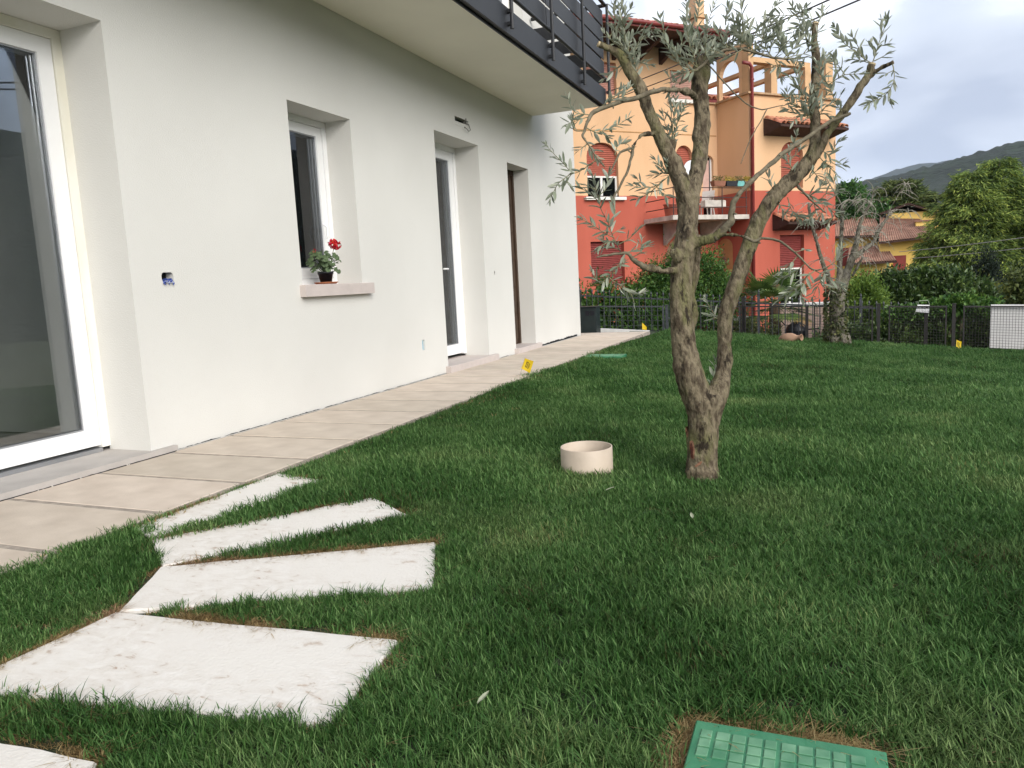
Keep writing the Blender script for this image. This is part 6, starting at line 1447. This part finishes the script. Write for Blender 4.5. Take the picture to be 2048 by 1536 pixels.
def conifer(name, label, base, top, r0, z_low, layers, material, droop, flat=0.0, seed=1, tipmat=None, spray=.21, dens=1.0):
    rg = random.Random(seed); t = thing(name, label, 'tree', base, None); m = MB(); m.tube([base, (base[0], base[1], top-.5)], [.26, .02], 9); Cs = []; Ds = []; Ts = []
    bx, by = base[0], base[1]
    for k in range(layers):
        f = (k+rg.uniform(-.3, .3))/layers; z = lerp(z_low, top-.25, f); R_ = r0*(1-f)**(.75 if not flat else .45)*rg.uniform(.8, 1.15)+.18; nb = int((7 if not flat else 6)*rg.uniform(.8, 1.2))+2
        for b in range(nb):
            a = 6.283*b/nb+rg.uniform(-.4, .4); L_ = R_*rg.uniform(.7, 1.12); up_ = rg.uniform(.0, .22)*(1-flat)
            pts = [Vector((bx, by, z))]
            for s in range(1, 7):
                q = s/6; pts.append(Vector((bx+math.cos(a)*L_*q, by+math.sin(a)*L_*q, z+L_*(up_*q-droop*q*q))))
            m.tube(pts, [.035*(1-.8*i/6)*min(1, L_) for i in range(7)], 4, False)
            for s in range(int(L_*40*dens)):
                q = rg.uniform(.18, 1.03)**.8; i = min(5, int(q*6)); p = pts[i].lerp(pts[i+1], min(1, q*6-i)); sd = Vector((-math.sin(a), math.cos(a), 0)); wd_ = L_*.26*(1.15-q)+.08
                c0 = p+sd*rg.gauss(0, wd_)+Vector((0, 0, rg.gauss(0, .05)))
                out = Vector((math.cos(a), math.sin(a), 0))*.8+sd*rg.gauss(0, .6)
                for h in range(6):
                    Ts.append(q > .80 and h % 2 == 0)
                    Cs.append(c0+Vector((rg.gauss(0, .09), rg.gauss(0, .09), rg.gauss(0, .05)))); Ds.append(out+Vector((rg.gauss(0, .35), rg.gauss(0, .35), rg.gauss(-.55 if not flat else -.05, .35))))
    m.build('trunk', TWIG, t); n = len(Cs); s = RNG.uniform(.6, 1.2, n)*spray; Cs = np.array(Cs); Ds = np.array(Ds); tp = np.array(Ts)
    for nm, k, mm in (('crown', ~tp, material), ('shoot_tips', tp, tipmat or material)):
        V, F = leaves(Cs[k], Ds[k], s[k], s[k]*.17, .2); f = fast_mesh(nm, V, F, mm, t); tag(f, kind='stuff')
    return t
SPRUCE = mat('cedar_needles', (.09, .16, .03), .7, .35, 1.2, island=.6, trans=.28, col2=(.20, .29, .065)); TIPS = mat('bright_cedar_tips', (.28, .38, .06), .7, .3, 1.2, island=.4, trans=.35, col2=(.42, .52, .12)); DARKC = mat('flat_cedar_needles', (.07, .13, .028), .75, .35, 1.0, island=.5, col2=(.14, .17, .045))  # outer sprays take a brighter copy of the needle colour for crown contrast
conifer('cedar_tree', 'big yellow green cedar with drooping sprays above the dark laurel', (8.75, 32.2, -2.4), 4.45, 2.2, .25, 19, SPRUCE, .28, seed=3, tipmat=TIPS)
conifer('cedar_tree', 'tallest drooping cedar with pointed top right of the yellow house', (9.75, 33.0, -2.4), 4.95, 2.2, .0, 20, SPRUCE, .28, seed=5, tipmat=TIPS)
conifer('cedar_tree', 'drooping cedar partly hidden behind the tallest cedar, over the white board', (11.6, 31.6, -2.4), 4.2, 2.2, -.3, 17, SPRUCE, .26, seed=8, tipmat=TIPS)
conifer('flat_cedar', 'dark flat layered cedar crown above the yellow house roofs', (8.6, 57, -4), 6.6, 2.9, 3.2, 10, DARKC, .05, .7, seed=6, spray=.36)

# ================================================================== overhead cables
CBL = mat('cable_black', (.03, .03, .035), .6); CBG = mat('cable_grey', (.3, .3, .3), .6)
def cable(a, b, sag, r_, lab, m_=CBL, g=None):
    a, b = Vector(a), Vector(b); pts = [a.lerp(b, k/16)+Vector((0, 0, -sag*4*(k/16)*(1-k/16))) for k in range(17)]; o = MB().tube(pts, r_, 6).build('cable', m_); tag(o, lab, 'cable', g)
g_ = 'overhead cables anchored to the villa'
for a, p, lab in ((at_house(1.27, .05, 6.64), (3.3, 14, 5.3), 'upper black overhead cable running from the orange villa wall over the garden'), (at_house(1.5, .05, 6.45), (3.66, 14, 5.2), 'lower black overhead cable running from the orange villa wall over the garden')):
    p = Vector(p); cable(a, a+(p-a)*2.6, .25, .013, lab, g=g_)
g2 = 'thin cables crossing in front of the cedars'
cable((6.2, 29, 1.30), (13, 20, 1.95), .12, .010, 'higher of two thin pale cables crossing in front of the cedar trees', CBG, g2); cable((6.6, 29, 1.06), (13, 20, 1.62), .12, .010, 'lower of two thin pale cables crossing in front of the cedar trees', CBG, g2)

# ================================================================== haze over the valley
HZ = bpy.data.materials.new('haze'); HZ.use_nodes = True; N = HZ.node_tree.nodes; N.remove(N['Principled BSDF']); pvn = N.new('ShaderNodeVolumePrincipled'); pvn.inputs['Color'].default_value = (.72, .82, 1, 1); pvn.inputs['Density'].default_value = HAZE_DENSITY; pvn.inputs['Anisotropy'].default_value = .2
HZ.node_tree.links.new(pvn.outputs[0], N['Material Output'].inputs['Volume'])
if HAZE_DENSITY > 0:
    o = MB().box(-5600, 5600, -5600, 5600, -30, 620).build('haze', HZ); tag(o, 'thin blue valley haze', 'haze', kind='stuff')
